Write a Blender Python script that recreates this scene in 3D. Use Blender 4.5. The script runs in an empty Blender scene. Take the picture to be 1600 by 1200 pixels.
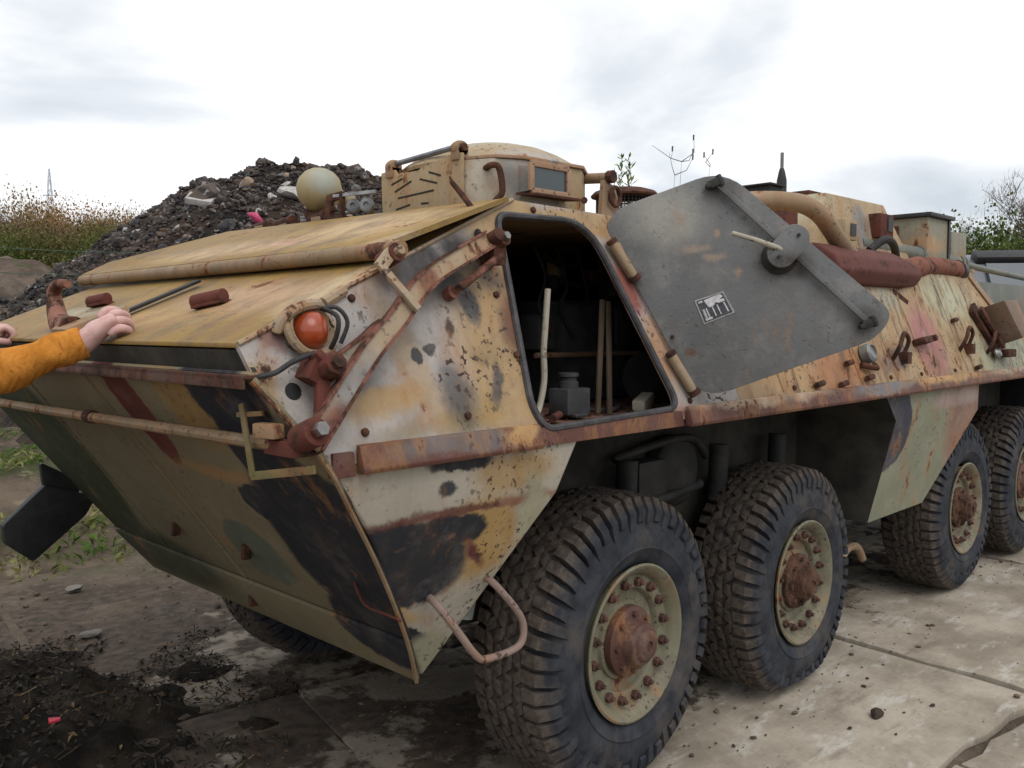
import bpy, bmesh, math, random
from mathutils import Vector, Matrix, noise
random.seed(7)
R = random.Random(11)
scene = bpy.context.scene
COL = scene.collection
V = Vector

# ------------------------------------------------------------------ camera, sky, sun, exposure
CAM = V((-2.6168, -3.0604, 1.7102))
def setup_view():
    yaw, pitch, roll = 0.7823044, 0.0656222, -0.0042069
    f = V((math.cos(yaw)*math.cos(pitch), math.sin(yaw)*math.cos(pitch), -math.sin(pitch)))
    r = V((math.sin(yaw), -math.cos(yaw), 0)); u = r.cross(f)
    r2 = math.cos(roll)*r + math.sin(roll)*u; u2 = -math.sin(roll)*r + math.cos(roll)*u
    cd = bpy.data.cameras.new('camera'); co = bpy.data.objects.new('camera', cd); COL.objects.link(co)
    co.matrix_world = Matrix(((r2.x, u2.x, -f.x, CAM.x), (r2.y, u2.y, -f.y, CAM.y), (r2.z, u2.z, -f.z, CAM.z), (0, 0, 0, 1)))
    cd.sensor_width = 36; cd.lens = 31.65; cd.clip_start = 0.05; cd.clip_end = 4000
    scene.camera = co
    scene.view_settings.view_transform = 'Standard'; scene.view_settings.look = 'None'
    scene.view_settings.gamma = 1; scene.view_settings.use_curve_mapping = False
    scene.view_settings.exposure = EXPOSURE
SUN_EL, SUN_AZ = math.radians(52), math.radians(-112)      # azimuth measured from +X towards +Y
EXPOSURE = -0.1

def setup_world():
    w = bpy.data.worlds.new('World'); scene.world = w; w.use_nodes = True
    nt = w.node_tree; nt.nodes.clear(); N = nt.nodes.new; L = nt.links.new
    out = N('ShaderNodeOutputWorld'); bg = N('ShaderNodeBackground'); bg.inputs[1].default_value = 0.1
    L(bg.outputs[0], out.inputs[0])
    sky = N('ShaderNodeTexSky'); sky.sky_type = 'NISHITA'; sky.sun_disc = False
    sky.sun_elevation = SUN_EL; sky.sun_rotation = math.pi/2 - SUN_AZ
    tc = N('ShaderNodeTexCoord'); sep = N('ShaderNodeSeparateXYZ'); L(tc.outputs['Generated'], sep.inputs[0])
    zz = N('ShaderNodeMath'); zz.operation = 'ADD'; zz.inputs[1].default_value = 0.16; L(sep.outputs[2], zz.inputs[0])
    zm = N('ShaderNodeMath'); zm.operation = 'MAXIMUM'; zm.inputs[1].default_value = 0.05; L(zz.outputs[0], zm.inputs[0])
    dv = N('ShaderNodeVectorMath'); dv.operation = 'DIVIDE'; L(tc.outputs['Generated'], dv.inputs[0])
    cb = N('ShaderNodeCombineXYZ')
    for i in range(3): L(zm.outputs[0], cb.inputs[i])
    L(cb.outputs[0], dv.inputs[1])
    mp = N('ShaderNodeMapping'); mp.inputs['Scale'].default_value = (1.0, 1.0, 0.6); mp.inputs['Location'].default_value = SKY_OFF
    L(dv.outputs[0], mp.inputs[0])
    n1 = N('ShaderNodeTexNoise'); n1.inputs['Scale'].default_value = 0.75; n1.inputs['Detail'].default_value = 7; n1.inputs['Roughness'].default_value = 0.52
    n1.inputs['Distortion'].default_value = 0.4
    L(mp.outputs[0], n1.inputs['Vector'])
    r1 = N('ShaderNodeValToRGB'); e = r1.color_ramp.elements
    e[0].position = 0.33; e[0].color = (7.4, 8.0, 8.7, 1); e[1].position = 0.53; e[1].color = (13.2, 13.3, 13.4, 1)
    x = e.new(0.43); x.color = (9.6, 10.0, 10.5, 1)
    L(n1.outputs[0], r1.inputs[0])
    mx = N('ShaderNodeMix'); mx.data_type = 'RGBA'; mx.inputs[0].default_value = 0.9
    L(sky.outputs[0], mx.inputs[6]); L(r1.outputs[0], mx.inputs[7]); L(mx.outputs[2], bg.inputs[0])
SKY_OFF = (0.35, 1.3, 0.0)
setup_view(); setup_world()
def setup_sun():
    sd = bpy.data.lights.new('sun', 'SUN'); so = bpy.data.objects.new('sun', sd); COL.objects.link(so)
    sd.energy = 1.4; sd.angle = math.radians(40); sd.color = (1.0, 0.965, 0.92)
    d = V((math.cos(SUN_EL)*math.cos(SUN_AZ), math.cos(SUN_EL)*math.sin(SUN_AZ), math.sin(SUN_EL)))
    so.rotation_euler = d.to_track_quat('Z', 'Y').to_euler(); so.location = (0, -20, 30)
setup_sun()

# ------------------------------------------------------------------ node helper and materials
class NB:
    def __init__(s, name):
        s.m = bpy.data.materials.new(name); s.m.use_nodes = True; s.t = s.m.node_tree; s.t.nodes.clear()
        s.out = s.n('ShaderNodeOutputMaterial'); s.b = s.n('ShaderNodeBsdfPrincipled'); s.l(s.b.outputs[0], s.out.inputs[0])
        s._P = None
    def n(s, t): return s.t.nodes.new(t)
    def l(s, a, b): s.t.links.new(a, b)
    def put(s, sock, v):
        if hasattr(v, 'is_linked') or hasattr(v, 'links'): s.l(v, sock)
        else:
            if isinstance(v, (tuple, list)) and len(v) == 3 and sock.type == 'RGBA': v = (*v, 1)
            sock.default_value = v
    def P(s):
        if s._P is None: s._P = s.n('ShaderNodeNewGeometry').outputs['Position']
        return s._P
    def obj(s): return s.n('ShaderNodeTexCoord').outputs['Object']
    def noise(s, vec, scale, detail=6, rough=.55, dist=0, color=False):
        n = s.n('ShaderNodeTexNoise'); s.l(vec, n.inputs['Vector']); n.inputs['Scale'].default_value = scale
        n.inputs['Detail'].default_value = detail; n.inputs['Roughness'].default_value = rough; n.inputs['Distortion'].default_value = dist
        return n.outputs[1 if color else 0]
    def math(s, op, a, b=0.0, c=None):
        n = s.n('ShaderNodeMath'); n.operation = op; s.put(n.inputs[0], a); s.put(n.inputs[1], b)
        if c is not None: s.put(n.inputs[2], c)
        return n.outputs[0]
    def vmath(s, op, a, b=None, scale=None):
        n = s.n('ShaderNodeVectorMath'); n.operation = op; s.put(n.inputs[0], a)
        if b is not None: s.put(n.inputs[1], b)
        if scale is not None: n.inputs['Scale'].default_value = scale
        return n.outputs['Value' if op in ('LENGTH', 'DOT_PRODUCT') else 'Vector']
    def ramp(s, v, a, b, lo=0.0, hi=1.0):
        n = s.n('ShaderNodeMapRange'); n.interpolation_type = 'SMOOTHSTEP'; s.put(n.inputs[0], v)
        n.inputs[1].default_value = a; n.inputs[2].default_value = b; n.inputs[3].default_value = lo; n.inputs[4].default_value = hi
        return n.outputs[0]
    def mix(s, f, a, b, mode='MIX'):
        n = s.n('ShaderNodeMix'); n.data_type = 'RGBA'; n.blend_type = mode
        s.put(n.inputs[0], f); s.put(n.inputs[6], a); s.put(n.inputs[7], b); return n.outputs[2]
    def stretch(s, vec, sc):
        n = s.n('ShaderNodeMapping'); s.l(vec, n.inputs[0]); n.inputs['Scale'].default_value = sc; return n.outputs[0]
    def bump(s, h, strength=.3, dist=.01):
        n = s.n('ShaderNodeBump'); n.inputs['Strength'].default_value = strength; n.inputs['Distance'].default_value = dist
        s.l(h, n.inputs['Height']); s.l(n.outputs[0], s.b.inputs['Normal'])
    def fin(s, col, rough=.6, metal=0.0, spec=.4):
        s.put(s.b.inputs['Base Color'], col); s.put(s.b.inputs['Roughness'], rough); s.put(s.b.inputs['Metallic'], metal)
        s.b.inputs['Specular IOR Level'].default_value = spec
        return s.m

RUST_A, RUST_B = (0.045, 0.021, 0.016), (0.17, 0.062, 0.028)
TAN = (0.365, 0.245, 0.122); PALE = (0.385, 0.355, 0.335); KHAKI = (0.25, 0.215, 0.13); BLACKP = (0.020, 0.022, 0.028)
OXIDE = (0.115, 0.035, 0.026); GREY = (0.125, 0.129, 0.132); SAGE = (0.27, 0.285, 0.20); MOSS = (0.27, 0.165, 0.034)

def patch_chain(b, col, P, patches, amp=.10, fine=.035):
    w1 = b.vmath('SCALE', b.vmath('SUBTRACT', b.noise(P, 4.5, 5, .6, 0, True), (.5, .5, .5)), scale=amp)
    w2 = b.vmath('SCALE', b.vmath('SUBTRACT', b.noise(P, 32, 4, .65, 0, True), (.5, .5, .5)), scale=fine)
    PW = b.vmath('ADD', b.vmath('ADD', P, w1), w2)
    for pt in patches:
        c, r, color = pt[0], pt[1], pt[2]; soft = pt[3] if len(pt) > 3 else .08; ang = pt[4] if len(pt) > 4 else 0; op = pt[5] if len(pt) > 5 else 1.0
        q = b.vmath('SUBTRACT', PW, c)
        if ang:
            n = b.n('ShaderNodeVectorRotate'); n.rotation_type = 'Y_AXIS'; b.l(q, n.inputs[0]); n.inputs['Angle'].default_value = math.radians(ang); q = n.outputs[0]
        d = b.vmath('LENGTH', b.vmath('DIVIDE', q, r))
        col = b.mix(b.ramp(d, 1+soft, 1-soft, 0, op), col, color)
    return col

def paint(name, base, patches=(), rust=.5, chips=.5, grime=.5, rough=.62, vary=.35, bump=.35, local=False, streak=.5, tone2=None, amp=.10, spec=.35, slope=0, chalk=.22):
    b = NB(name); P = b.obj() if local else b.P()
    lo = tuple(c*(1-.38*vary) for c in base); hi = tuple(min(1, c*(1+.30*vary)) for c in base)
    col = b.mix(b.ramp(b.noise(P, 2.6, 8, .6), .32, .68), lo, hi)
    if tone2: col = b.mix(b.ramp(b.noise(P, 3.7, 6, .62, .6), .47, .56), col, tone2)
    col = patch_chain(b, col, P, patches, amp)
    # faded, chalky cloudiness
    col = b.mix(b.ramp(b.noise(P, 7, 8, .7), .45, .8, 0, chalk), col, (.56, .50, .43))
    # dirt running down
    st = b.noise(b.stretch(P, (17, 17, 1.6)), 1.0, 5, .6)
    col = b.mix(b.ramp(st, .48, .68, 0, min(.85, .8*grime*streak)), col, (.13, .07, .038))
    if slope:
        sl = b.noise(b.stretch(P, (3.5, 9, 3.5)), 1.0, 8, .7)
        col = b.mix(b.ramp(sl, .45, .66, 0, .7*slope), col, (.17, .095, .05)); col = b.mix(b.ramp(sl, .36, .26, 0, .5*slope), col, (.22, .16, .09))
    gr = b.noise(P, 5.2, 9, .68)
    col = b.mix(b.ramp(gr, .46, .72, 0, .75*grime), col, (.075, .058, .042))
    col = b.mix(b.ramp(b.noise(P, 95, 3, .6), .55, .75, 0, .35*grime), col, (.10, .075, .055))
    # rust blooms and chips
    rc = b.mix(b.ramp(b.noise(P, 26, 5, .6), .35, .66), RUST_A, RUST_B)
    rs = b.noise(b.stretch(P, (1, 1, .55)), 6.3, 10, .72, .3)
    rm = b.ramp(rs, .69-.20*rust, .735-.19*rust)
    halo = b.ramp(rs, .58-.19*rust, .72-.20*rust, 0, .5)
    col = b.mix(halo, col, (.32, .15, .055))
    col = b.mix(rm, col, rc)
    cm = b.math('MULTIPLY', b.ramp(b.noise(P, 48, 3, .55), .63-.05*chips, .67-.05*chips), b.ramp(b.noise(P, 3.1, 4, .6), .43, .60))
    col = b.mix(b.math('MULTIPLY', cm, chips), col, RUST_A)
    h = b.math('ADD', b.math('MULTIPLY', b.noise(P, 75, 4, .6), .35), b.math('MULTIPLY', rs, .9))
    h = b.math('SUBTRACT', h, b.math('MULTIPLY', rm, .25)); h = b.math('SUBTRACT', h, b.math('MULTIPLY', cm, .4))
    b.bump(h, bump, .008)
    return b.fin(col, b.ramp(rm, 0, 1, rough, .88), 0, spec)

def simple(name, col, rough=.6, metal=0, vary=.3, scale=12, bump=.2, local=True, col2=None, spec=.4, d2=.006):
    b = NB(name); P = b.obj() if local else b.P()
    a = tuple(c*(1-vary) for c in col); c2 = col2 or tuple(min(1, c*(1+vary)) for c in col)
    n = b.noise(P, scale, 8, .65)
    if bump: b.bump(b.noise(P, scale*4, 5, .6), bump, d2)
    return b.fin(b.mix(b.ramp(n, .34, .66), a, c2), rough, metal, spec)

def rusty(name, amount=.6, base=OXIDE):
    b = NB(name); P = b.P()
    rc = b.mix(b.ramp(b.noise(P, 24, 6, .65), .35, .65), (.032, .017, .014), (.105, .042, .024))
    col = b.mix(b.ramp(b.noise(P, 14, 8, .7), .62-.35*amount, .72-.30*amount), base, rc)
    col = b.mix(b.ramp(b.noise(P, 9, 6, .7), .62, .75, 0, .4), col, (.26, .20, .14))
    b.bump(b.noise(P, 90, 5, .7), .5, .006)
    return b.fin(col, .85, 0, .25)

# ------------------------------------------------------------------ mesh helper
class MB:
    def __init__(s): s.v = []; s.f = []
    def add(s, vs, fs):
        o = len(s.v); s.v += [V(p) for p in vs]; s.f += [tuple(i+o for i in f) for f in fs]; return s
    def box(s, c, d, rot=None):
        hx, hy, hz = d[0]/2, d[1]/2, d[2]/2
        ps = [V((x, y, z)) for x in (-hx, hx) for y in (-hy, hy) for z in (-hz, hz)]
        if rot is not None: ps = [rot @ p for p in ps]
        return s.add([p+V(c) for p in ps], [(0, 1, 3, 2), (4, 6, 7, 5), (0, 4, 5, 1), (2, 3, 7, 6), (0, 2, 6, 4), (1, 5, 7, 3)])
    def bar(s, a, b, w, h, up=(0, 0, 1)):
        a, b = V(a), V(b); x = (b-a); ln = x.length; x.normalize(); z = V(up); y = z.cross(x).normalized(); z = x.cross(y)
        return s.box((a+b)/2, (ln, w, h), Matrix((x, y, z)).transposed())
    def tube(s, pts, r, n=10, caps=True):
        pts = [V(p) for p in pts]; m = len(pts); rs = r if isinstance(r, (list, tuple)) else [r]*m
        ring = []; prev = None
        for i in range(m):
            t = (pts[min(i+1, m-1)]-pts[max(i-1, 0)]).normalized()
            if prev is None:
                a = V((0, 0, 1)) if abs(t.z) < .9 else V((1, 0, 0)); u = t.cross(a).normalized()
            else: u = (prev - t*prev.dot(t)).normalized()
            prev = u; w = t.cross(u)
            ring.append([pts[i]+(u*math.cos(2*math.pi*k/n)+w*math.sin(2*math.pi*k/n))*rs[i] for k in range(n)])
        vs = [p for q in ring for p in q]
        fs = [(i*n+k, i*n+(k+1) % n, (i+1)*n+(k+1) % n, (i+1)*n+k) for i in range(m-1) for k in range(n)]
        if caps: fs += [tuple(reversed(range(n))), tuple((m-1)*n+k for k in range(n))]
        return s.add(vs, fs)
    def cyl(s, a, b, r, n=14): return s.tube([a, b], r, n)
    def lathe(s, prof, o, axis, n=40, caps=True):
        axis = V(axis).normalized(); a = V((0, 0, 1)) if abs(axis.z) < .9 else V((1, 0, 0)); u = axis.cross(a).normalized(); w = axis.cross(u); o = V(o)
        m = len(prof); vs = []
        for r, h in prof:
            for k in range(n):
                t = 2*math.pi*k/n; vs.append(o+axis*h+(u*math.cos(t)+w*math.sin(t))*r)
        fs = [(i*n+k, i*n+(k+1) % n, (i+1)*n+(k+1) % n, (i+1)*n+k) for i in range(m-1) for k in range(n)]
        if caps: fs += [tuple(reversed(range(n))), tuple((m-1)*n+k for k in range(n))]
        return s.add(vs, fs)
    def prism(s, poly, off):
        poly = [V(p) for p in poly]; n = len(poly); off = V(off)
        return s.add(poly+[p+off for p in poly], [tuple(range(n)), tuple(reversed(range(n, 2*n)))]+[(i, i+n, (i+1) % n+n, (i+1) % n) for i in range(n)])
    def sphere(s, c, r, n=16, m=10, sc=(1, 1, 1), rot=None, lo=0., hi=math.pi):
        vs = []; fs = []
        for i in range(m+1):
            t = lo+(hi-lo)*i/m
            for k in range(n):
                p = V((math.sin(t)*math.cos(2*math.pi*k/n)*sc[0], math.sin(t)*math.sin(2*math.pi*k/n)*sc[1], math.cos(t)*sc[2]))*r
                if rot is not None: p = rot @ p
                vs.append(p+V(c))
        fs = [(i*n+k, (i+1)*n+k, (i+1)*n+(k+1) % n, i*n+(k+1) % n) for i in range(m) for k in range(n)]
        return s.add(vs, fs)
    def mesh(s, name, mat, bevel=0, smooth=True, seg=2, angle=35):
        me = bpy.data.meshes.new(name); me.from_pydata([tuple(p) for p in s.v], [], s.f)
        bm = bmesh.new(); bm.from_mesh(me)
        bmesh.ops.remove_doubles(bm, verts=bm.verts, dist=1e-5)
        bmesh.ops.recalc_face_normals(bm, faces=bm.faces)
        if bevel:
            es = [e for e in bm.edges if len(e.link_faces) == 2 and e.calc_face_angle(0) > math.radians(30)]
            bmesh.ops.bevel(bm, geom=es, offset=bevel, segments=seg, affect='EDGES', clamp_overlap=True, profile=.6)
        bm.to_mesh(me); bm.free()
        if mat: me.materials.append(mat)
        if smooth:
            me.shade_smooth(); me.set_sharp_from_angle(angle=math.radians(angle))
        return me
    def obj(s, name, mat, parent=None, **k):
        return link(name, s.mesh(name, mat, **k), parent)

def link(name, me, parent=None):
    o = bpy.data.objects.new(name, me); COL.objects.link(o)
    if parent is not None: o.parent = parent
    return o
def tag(o, label=None, cat=None, group=None, kind=None):
    if label: o['label'] = label
    if cat: o['category'] = cat
    if group: o['group'] = group
    if kind: o['kind'] = kind
    return o
def empty(name, loc=(0, 0, 0), parent=None, rz=0):
    o = bpy.data.objects.new(name, None); COL.objects.link(o); o.location = loc; o.rotation_euler = (0, 0, rz); o.empty_display_size = .2
    if parent is not None: o.parent = parent
    return o
def rounded(poly, r, n=5):
    """round the corners of a closed 3D polygon; r may be a list"""
    out = []; m = len(poly); poly = [V(p) for p in poly]
    for i, p in enumerate(poly):
        a, c = poly[i-1], poly[(i+1) % m]; ri = r[i] if isinstance(r, (list, tuple)) else r
        u = (a-p); w = (c-p); ri = min(ri, .48*u.length, .48*w.length); A = p+u.normalized()*ri; B = p+w.normalized()*ri
        for k in range(n+1):
            t = k/n; out.append(A*(1-t)**2+p*2*t*(1-t)+B*t*t)
    return out
def curve(pts, n=8, closed=False):
    """Catmull-Rom through points"""
    pts = [V(p) for p in pts]; m = len(pts); out = []
    for i in range(m if closed else m-1):
        p0 = pts[(i-1) % m] if closed or i > 0 else pts[0]; p1 = pts[i]; p2 = pts[(i+1) % m]; p3 = pts[(i+2) % m] if closed or i+2 < m else pts[-1]
        for k in range(n):
            t = k/n; out.append(.5*((2*p1)+(p2-p0)*t+(2*p0-5*p1+4*p2-p3)*t*t+(3*p1-p0-3*p2+p3)*t**3))
    if not closed: out.append(pts[-1])
    return out
def filled(name, loops, mat, parent, solid=.012, outward=(0, -1, 0)):
    """flat plate with holes: triangle-filled loops, given thickness inwards"""
    bm = bmesh.new(); es = []
    for lp in loops:
        vs = [bm.verts.new(p) for p in lp]
        es += [bm.edges.new((vs[i], vs[(i+1) % len(vs)])) for i in range(len(vs))]
    bmesh.ops.triangle_fill(bm, edges=es, use_beauty=True)
    nrm = V(outward)
    for f in bm.faces:
        f.normal_update()
        if f.normal.dot(nrm) < 0: f.normal_flip()
    ret = bmesh.ops.extrude_face_region(bm, geom=list(bm.faces))
    inner = [g for g in ret['geom'] if isinstance(g, bmesh.types.BMVert)]
    for v in inner: v.co -= nrm.normalized()*solid
    bmesh.ops.recalc_face_normals(bm, faces=bm.faces)
    me = bpy.data.meshes.new(name); bm.to_mesh(me); bm.free(); me.materials.append(mat)
    me.shade_smooth(); me.set_sharp_from_angle(angle=math.radians(30))
    return link(name, me, parent)

# ------------------------------------------------------------------ materials of the vehicle
DK = (0.045, 0.047, 0.05)
M_side = paint('side_paint', PALE, [
    ((-1.02, -1.08, 1.87), (.24, .2, .075), (.05, .048, .052), .55, -25, .9), ((-1.27, -1.15, 1.56), (.05, .2, .06), DK, .7, -45, .6), ((-1.14, -1.18, 1.49), (.06, .2, .06), (.2, .15, .11), .8, 0, .5), ((-.95, -1.2, 1.44), (.35, .2, .03), (.21, .15, .07), .6, 0, .7),
    ((-.66, -1.16, 1.62), (.26, .3, .36), TAN, .35), ((-1.10, -1.17, 1.6), (.05, .2, .22), TAN, .5, 20, .6),
    ((-.80, -1.19, 1.52), (.08, .2, .10), TAN, .3), ((-1.21, -1.2, 1.52), (.13, .2, .035), TAN, .4, 10),
    ((-.92, -1.2, 1.47), (.14, .2, .05), MOSS, .5, 0, .5), ((-.62, -1.0, 2.05), (.2, .2, .09), TAN, .3),
    ((-.98, -1.08, 1.89), (.17, .2, .055), DK, .45, -25), ((-.83, -1.07, 1.93), (.07, .2, .06), DK, .5),
    ((-1.10, -1.1, 1.82), (.10, .2, .035), DK, .6, -25, .7),
    ((-.84, -1.115, 1.77), (.035, .2, .055), DK, .3, 15), ((-.71, -1.09, 1.86), (.05, .2, .05), DK, .6, 0, .7),
    ((-.965, -1.21, 1.52), (.06, .2, .10), DK, .55, 10, .8), ((-.80, -1.2, 1.53), (.022, .2, .06), DK, .4, -20, .9),
    ((-1.08, -1.17, 1.63), (.016, .2, .022), DK, .2), ((-1.03, -1.165, 1.655), (.022, .2, .02), DK, .2), ((-.93, -1.15, 1.70), (.02, .2, .022), RUST_A, .3),
    ((-1.50, -1.15, 1.68), (.05, .2, .035), (.22, .13, .12), .4), ((-1.56, -1.2, 1.56), (.05, .2, .06), (.34, .27, .17), .5),
    ((-.68, -1.13, 1.72), (.045, .2, .08), OXIDE, .6, 0, .8), ((-.60, -1.0, 2.1), (.05, .2, .05), DK, .5, 0, .8),
    ((-.30, -1.26, 1.39), (.45, .3, .05), (.30, .15, .11), .4), ((-.05, -1.1, 1.83), (.055, .3, .10), (.30, .10, .08), .4, 15),
    ((.04, -1.18, 1.6), (.10, .3, .12), (.36, .20, .11), .5, 15), ((-.1, -1.0, 2.06), (.55, .3, .05), TAN, .4),
], rust=.33, chips=1, grime=.55, bump=.45)
M_rear = paint('rear_side_paint', (.365, .25, .13), [
    ((2.55, -1.17, 1.6), (.20, .3, .22), (.34, .14, .13), .4, 18), ((2.05, -1.2, 1.53), (.22, .3, .05), (.14, .14, .15), .35, 12),
    ((1.4, -1.2, 1.5), (.30, .3, .12), (.33, .155, .07), .4), ((.85, -1.2, 1.5), (.2, .3, .10), (.38, .24, .115), .4),
    ((3.05, -1.1, 1.86), (.35, .3, .14), (.38, .37, .25), .5), ((2.2, -1.08, 1.88), (.18, .3, .10), (.36, .35, .26), .5),
    ((3.5, -1.15, 1.6), (.22, .3, .2), (.36, .34, .22), .5), ((1.2, -1.0, 2.0), (.5, .3, .08), OXIDE, .5, 0, .7), ((4.2, -1.2, 1.45), (.9, .4, .3), SAGE, .4),
], rust=.52, chips=.8, grime=.75, streak=1.6, bump=.5)
M_bow = paint('bow_paint', (.185, .158, .098), [
    ((-1.50, -.33, 1.47), (1.2, .10, .20), (.11, .032, .028), .06, 0), ((-1.53, -.72, 1.50), (1.2, .13, .12), (.24, .15, .06), .3),
    ((-1.30, -.62, 1.28), (1.2, .30, .02), (.38, .19, .07), .9, 0, .5),
    ((-1.42, -.97, 1.36), (1.2, .17, .17), BLACKP, .06), ((-1.50, -.99, 1.53), (1.2, .19, .11), BLACKP, .08), ((-1.30, -1.06, 1.22), (1.2, .22, .16), BLACKP, .06),
    ((-1.30, -.73, 1.20), (1.2, .10, .06), BLACKP, .08), ((-1.22, -.86, 1.10), (1.2, .12, .05), BLACKP, .08), ((-1.16, -1.04, 1.06), (1.2, .36, .33), BLACKP, .05), ((-1.0, -.90, .80), (1.2, .22, .14), BLACKP, .08),
    ((-1.14, -.42, .97), (1.2, .17, .12), (.105, .12, .09), .05), ((-1.30, .95, 1.2), (1.2, .42, .50), (.045, .058, .03), .10), ((-1.0, .6, .75), (1.2, .5, .12), (.06, .065, .04), .3),
], rust=.10, chips=.5, grime=.28, bump=.25, amp=.07, rough=.75, spec=.18, chalk=.10)
M_gl = paint('glacis_paint', MOSS, [
    ((-1.30, -.72, 1.80), (.12, .45, .2), (.42, .27, .16), .6, 0, .8), ((-1.45, -.2, 1.73), (.08, .5, .1), (.42, .26, .10), .6, 0, .8),
    ((-.95, .1, 1.97), (.10, .55, .2), (.46, .32, .17), .6, 0, .9), ((-.80, -.6, 2.03), (.22, .35, .2), (.47, .33, .17), .6), ((-.95, -.3, 1.97), (.03, .12, .1), (.5, .27, .19), .5),
    ((-1.2, -1.05, 1.84), (.25, .09, .2), (.44, .33, .19), .5), ((-1.38, .4, 1.78), (.06, .3, .1), (.33, .30, .20), .5),
], rust=.38, chips=.45, grime=.85, streak=.3, bump=.45, slope=.75, chalk=.08)
M_top = paint('roof_paint', (.40, .28, .14), [], rust=.5, chips=.6, grime=.6)
M_cup = paint('cupola_paint', (.34, .25, .14), [
    ((-.30, -.9, 2.2), (.14, .2, .14), (.36, .35, .33), .4), ((-.22, -.86, 2.22), (.02, .2, .06), DK, .5, 0, .8), ((-.47, -.8, 2.2), (.03, .2, .10), (.42, .38, .31), .5),
    ((-.40, -.9, 2.2), (.05, .2, .05), DK, .8, 0, .6), ((-.3, -.55, 2.4), (.15, .2, .08), (.36, .33, .24), .5),
], rust=.40, chips=.6, grime=.35, bump=.25)
M_spon = paint('sponson_paint', (.40, .365, .30), [
    ((-.86, -1.15, 1.10), (.17, .25, .13), (.37, .235, .09), .3, -30), ((-.78, -1.22, 1.29), (.16, .25, .06), TAN, .4),
    ((-1.13, -1.15, 1.06), (.255, .5, .125), BLACKP, .08, -18), ((-1.0, -1.2, 1.14), (.14, .25, .05), BLACKP, .12, -8), ((-1.09, -1.1, .97), (.10, .25, .05), BLACKP, .1),
    ((-1.02, -1.05, .80), (.16, .25, .04), BLACKP, .12, -35), ((-1.0, -1.24, 1.335), (.12, .2, .025), BLACKP, .2), ((-1.04, -1.2, 1.265), (.03, .2, .02), DK, .3),
    ((-.87, -1.13, 1.05), (.07, .25, .018), OXIDE, .5, -40), ((-1.12, -1.1, .92), (.14, .25, .025), (.42, .28, .13), .4, -25),
    ((-.98, -1.24, 1.198), (.36, .06, .013), OXIDE, .6, 0, .9), ((-.72, -1.24, 1.20), (.12, .06, .02), (.25, .10, .05), .6, 0, .9),
    ((-.66, -1.15, 1.13), (.06, .25, .16), (.34, .32, .22), .4, 20), ((-.93, -1.05, .72), (.1, .3, .08), (.32, .31, .22), .3),
], rust=.32, chips=.9, grime=.34, amp=.07, spec=.25)
M_mid = paint('mid_sponson_paint', (.225, .235, .165), [
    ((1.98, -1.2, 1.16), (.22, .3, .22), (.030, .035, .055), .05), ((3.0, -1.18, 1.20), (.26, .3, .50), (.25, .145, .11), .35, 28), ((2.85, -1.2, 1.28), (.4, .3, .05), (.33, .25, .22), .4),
], rust=.36, chips=.5, grime=.4)
M_oxide = rusty('oxide_rust', .45)
M_rust = rusty('deep_rust', .95)
M_strip = paint('rub_strip_paint', (.105, .038, .029), [
    ((-1.0, -1.27, 1.40), (.26, .1, .035), (.13, .105, .10), .3), ((-.78, -1.27, 1.405), (.06, .1, .03), (.42, .25, .10), .3),
    ((.6, -1.27, 1.42), (.5, .1, .03), (.40, .29, .20), .4), ((1.75, -1.27, 1.40), (.35, .1, .035), (.15, .145, .15), .3), ((2.6, -1.27, 1.41), (.5, .1, .03), (.42, .25, .10), .5), ((3.8, -1.27, 1.42), (.5, .1, .03), (.33, .26, .18), .5)],
    rust=.62, chips=.9, grime=.8, chalk=.10)
M_arm = paint('arm_paint', (.33, .25, .165), [((-1.35, -1.28, 1.55), (.12, .2, .10), (.22, .21, .2), .6), ((-1.42, -1.3, 1.47), (.07, .2, .06), OXIDE, .4), ((-1.05, -1.2, 1.83), (.04, .1, .05), OXIDE, .5)],
    rust=.62, chips=1, grime=.35)
M_armedge = rusty('arm_edge_rust', .5, (.20, .085, .062))
M_tube = paint('tube_paint', (.25, .175, .10), [], rust=.62, chips=.7, grime=.8)
M_frame = paint('frame_paint', (.36, .22, .14), [], rust=.5, chips=.7, grime=.4)
M_door = paint('door_grey_paint', GREY, [
    ((.12, -1.25, 1.98), (.03, .05, .014), (.30, .22, .165), .9, 0, .8), ((.165, -1.3, 1.945), (.025, .04, .012), (.30, .22, .16), .9, 0, .8), ((.17, -1.3, 2.03), (.010, .014, .014), (.30, .21, .15), .8), ((.22, -1.36, 1.88), (.010, .014, .012), (.30, .21, .15), .8),
    ((.33, -1.49, 1.91), (.09, .1, .05), (.05, .045, .04), .4), ((.06, -1.16, 2.1), (.10, .15, .10), (.27, .26, .23), .7), ((.52, -1.72, 1.72), (.04, .05, .05), (.06, .05, .045), .6, 0, .7),
    ((.19, -1.32, 2.19), (.05, .08, .04), (.06, .055, .05), .6, 0, .8), ((.1, -1.25, 1.6), (.02, .03, .02), (.1, .06, .04), .5)],
    rust=.12, chips=.35, grime=.42, rough=.5, vary=.5, streak=.3, bump=.45, spec=.45)
M_doortan = paint('door_outer_paint', TAN, [], rust=.5)
M_rubber = simple('black_rubber', (.03, .03, .032), .7, 0, .3, 30, .3)
M_seal = simple('door_seal_rubber', (.05, .047, .05), .55, 0, .35, 25, .3)
M_dark = simple('dark_steel', (.02, .019, .018), .7, 0, .5, 8, .3, local=False)
M_under_shade = simple('underside_and_shade_paint', (.034, .031, .025), .85, 0, .5, 5, .3, local=False)  # underside colour, also used as painted shade on the mid sponson front
M_inner = simple('cabin_paint', (.055, .057, .06), .7, 0, .4, 5, .3, local=False)
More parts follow.
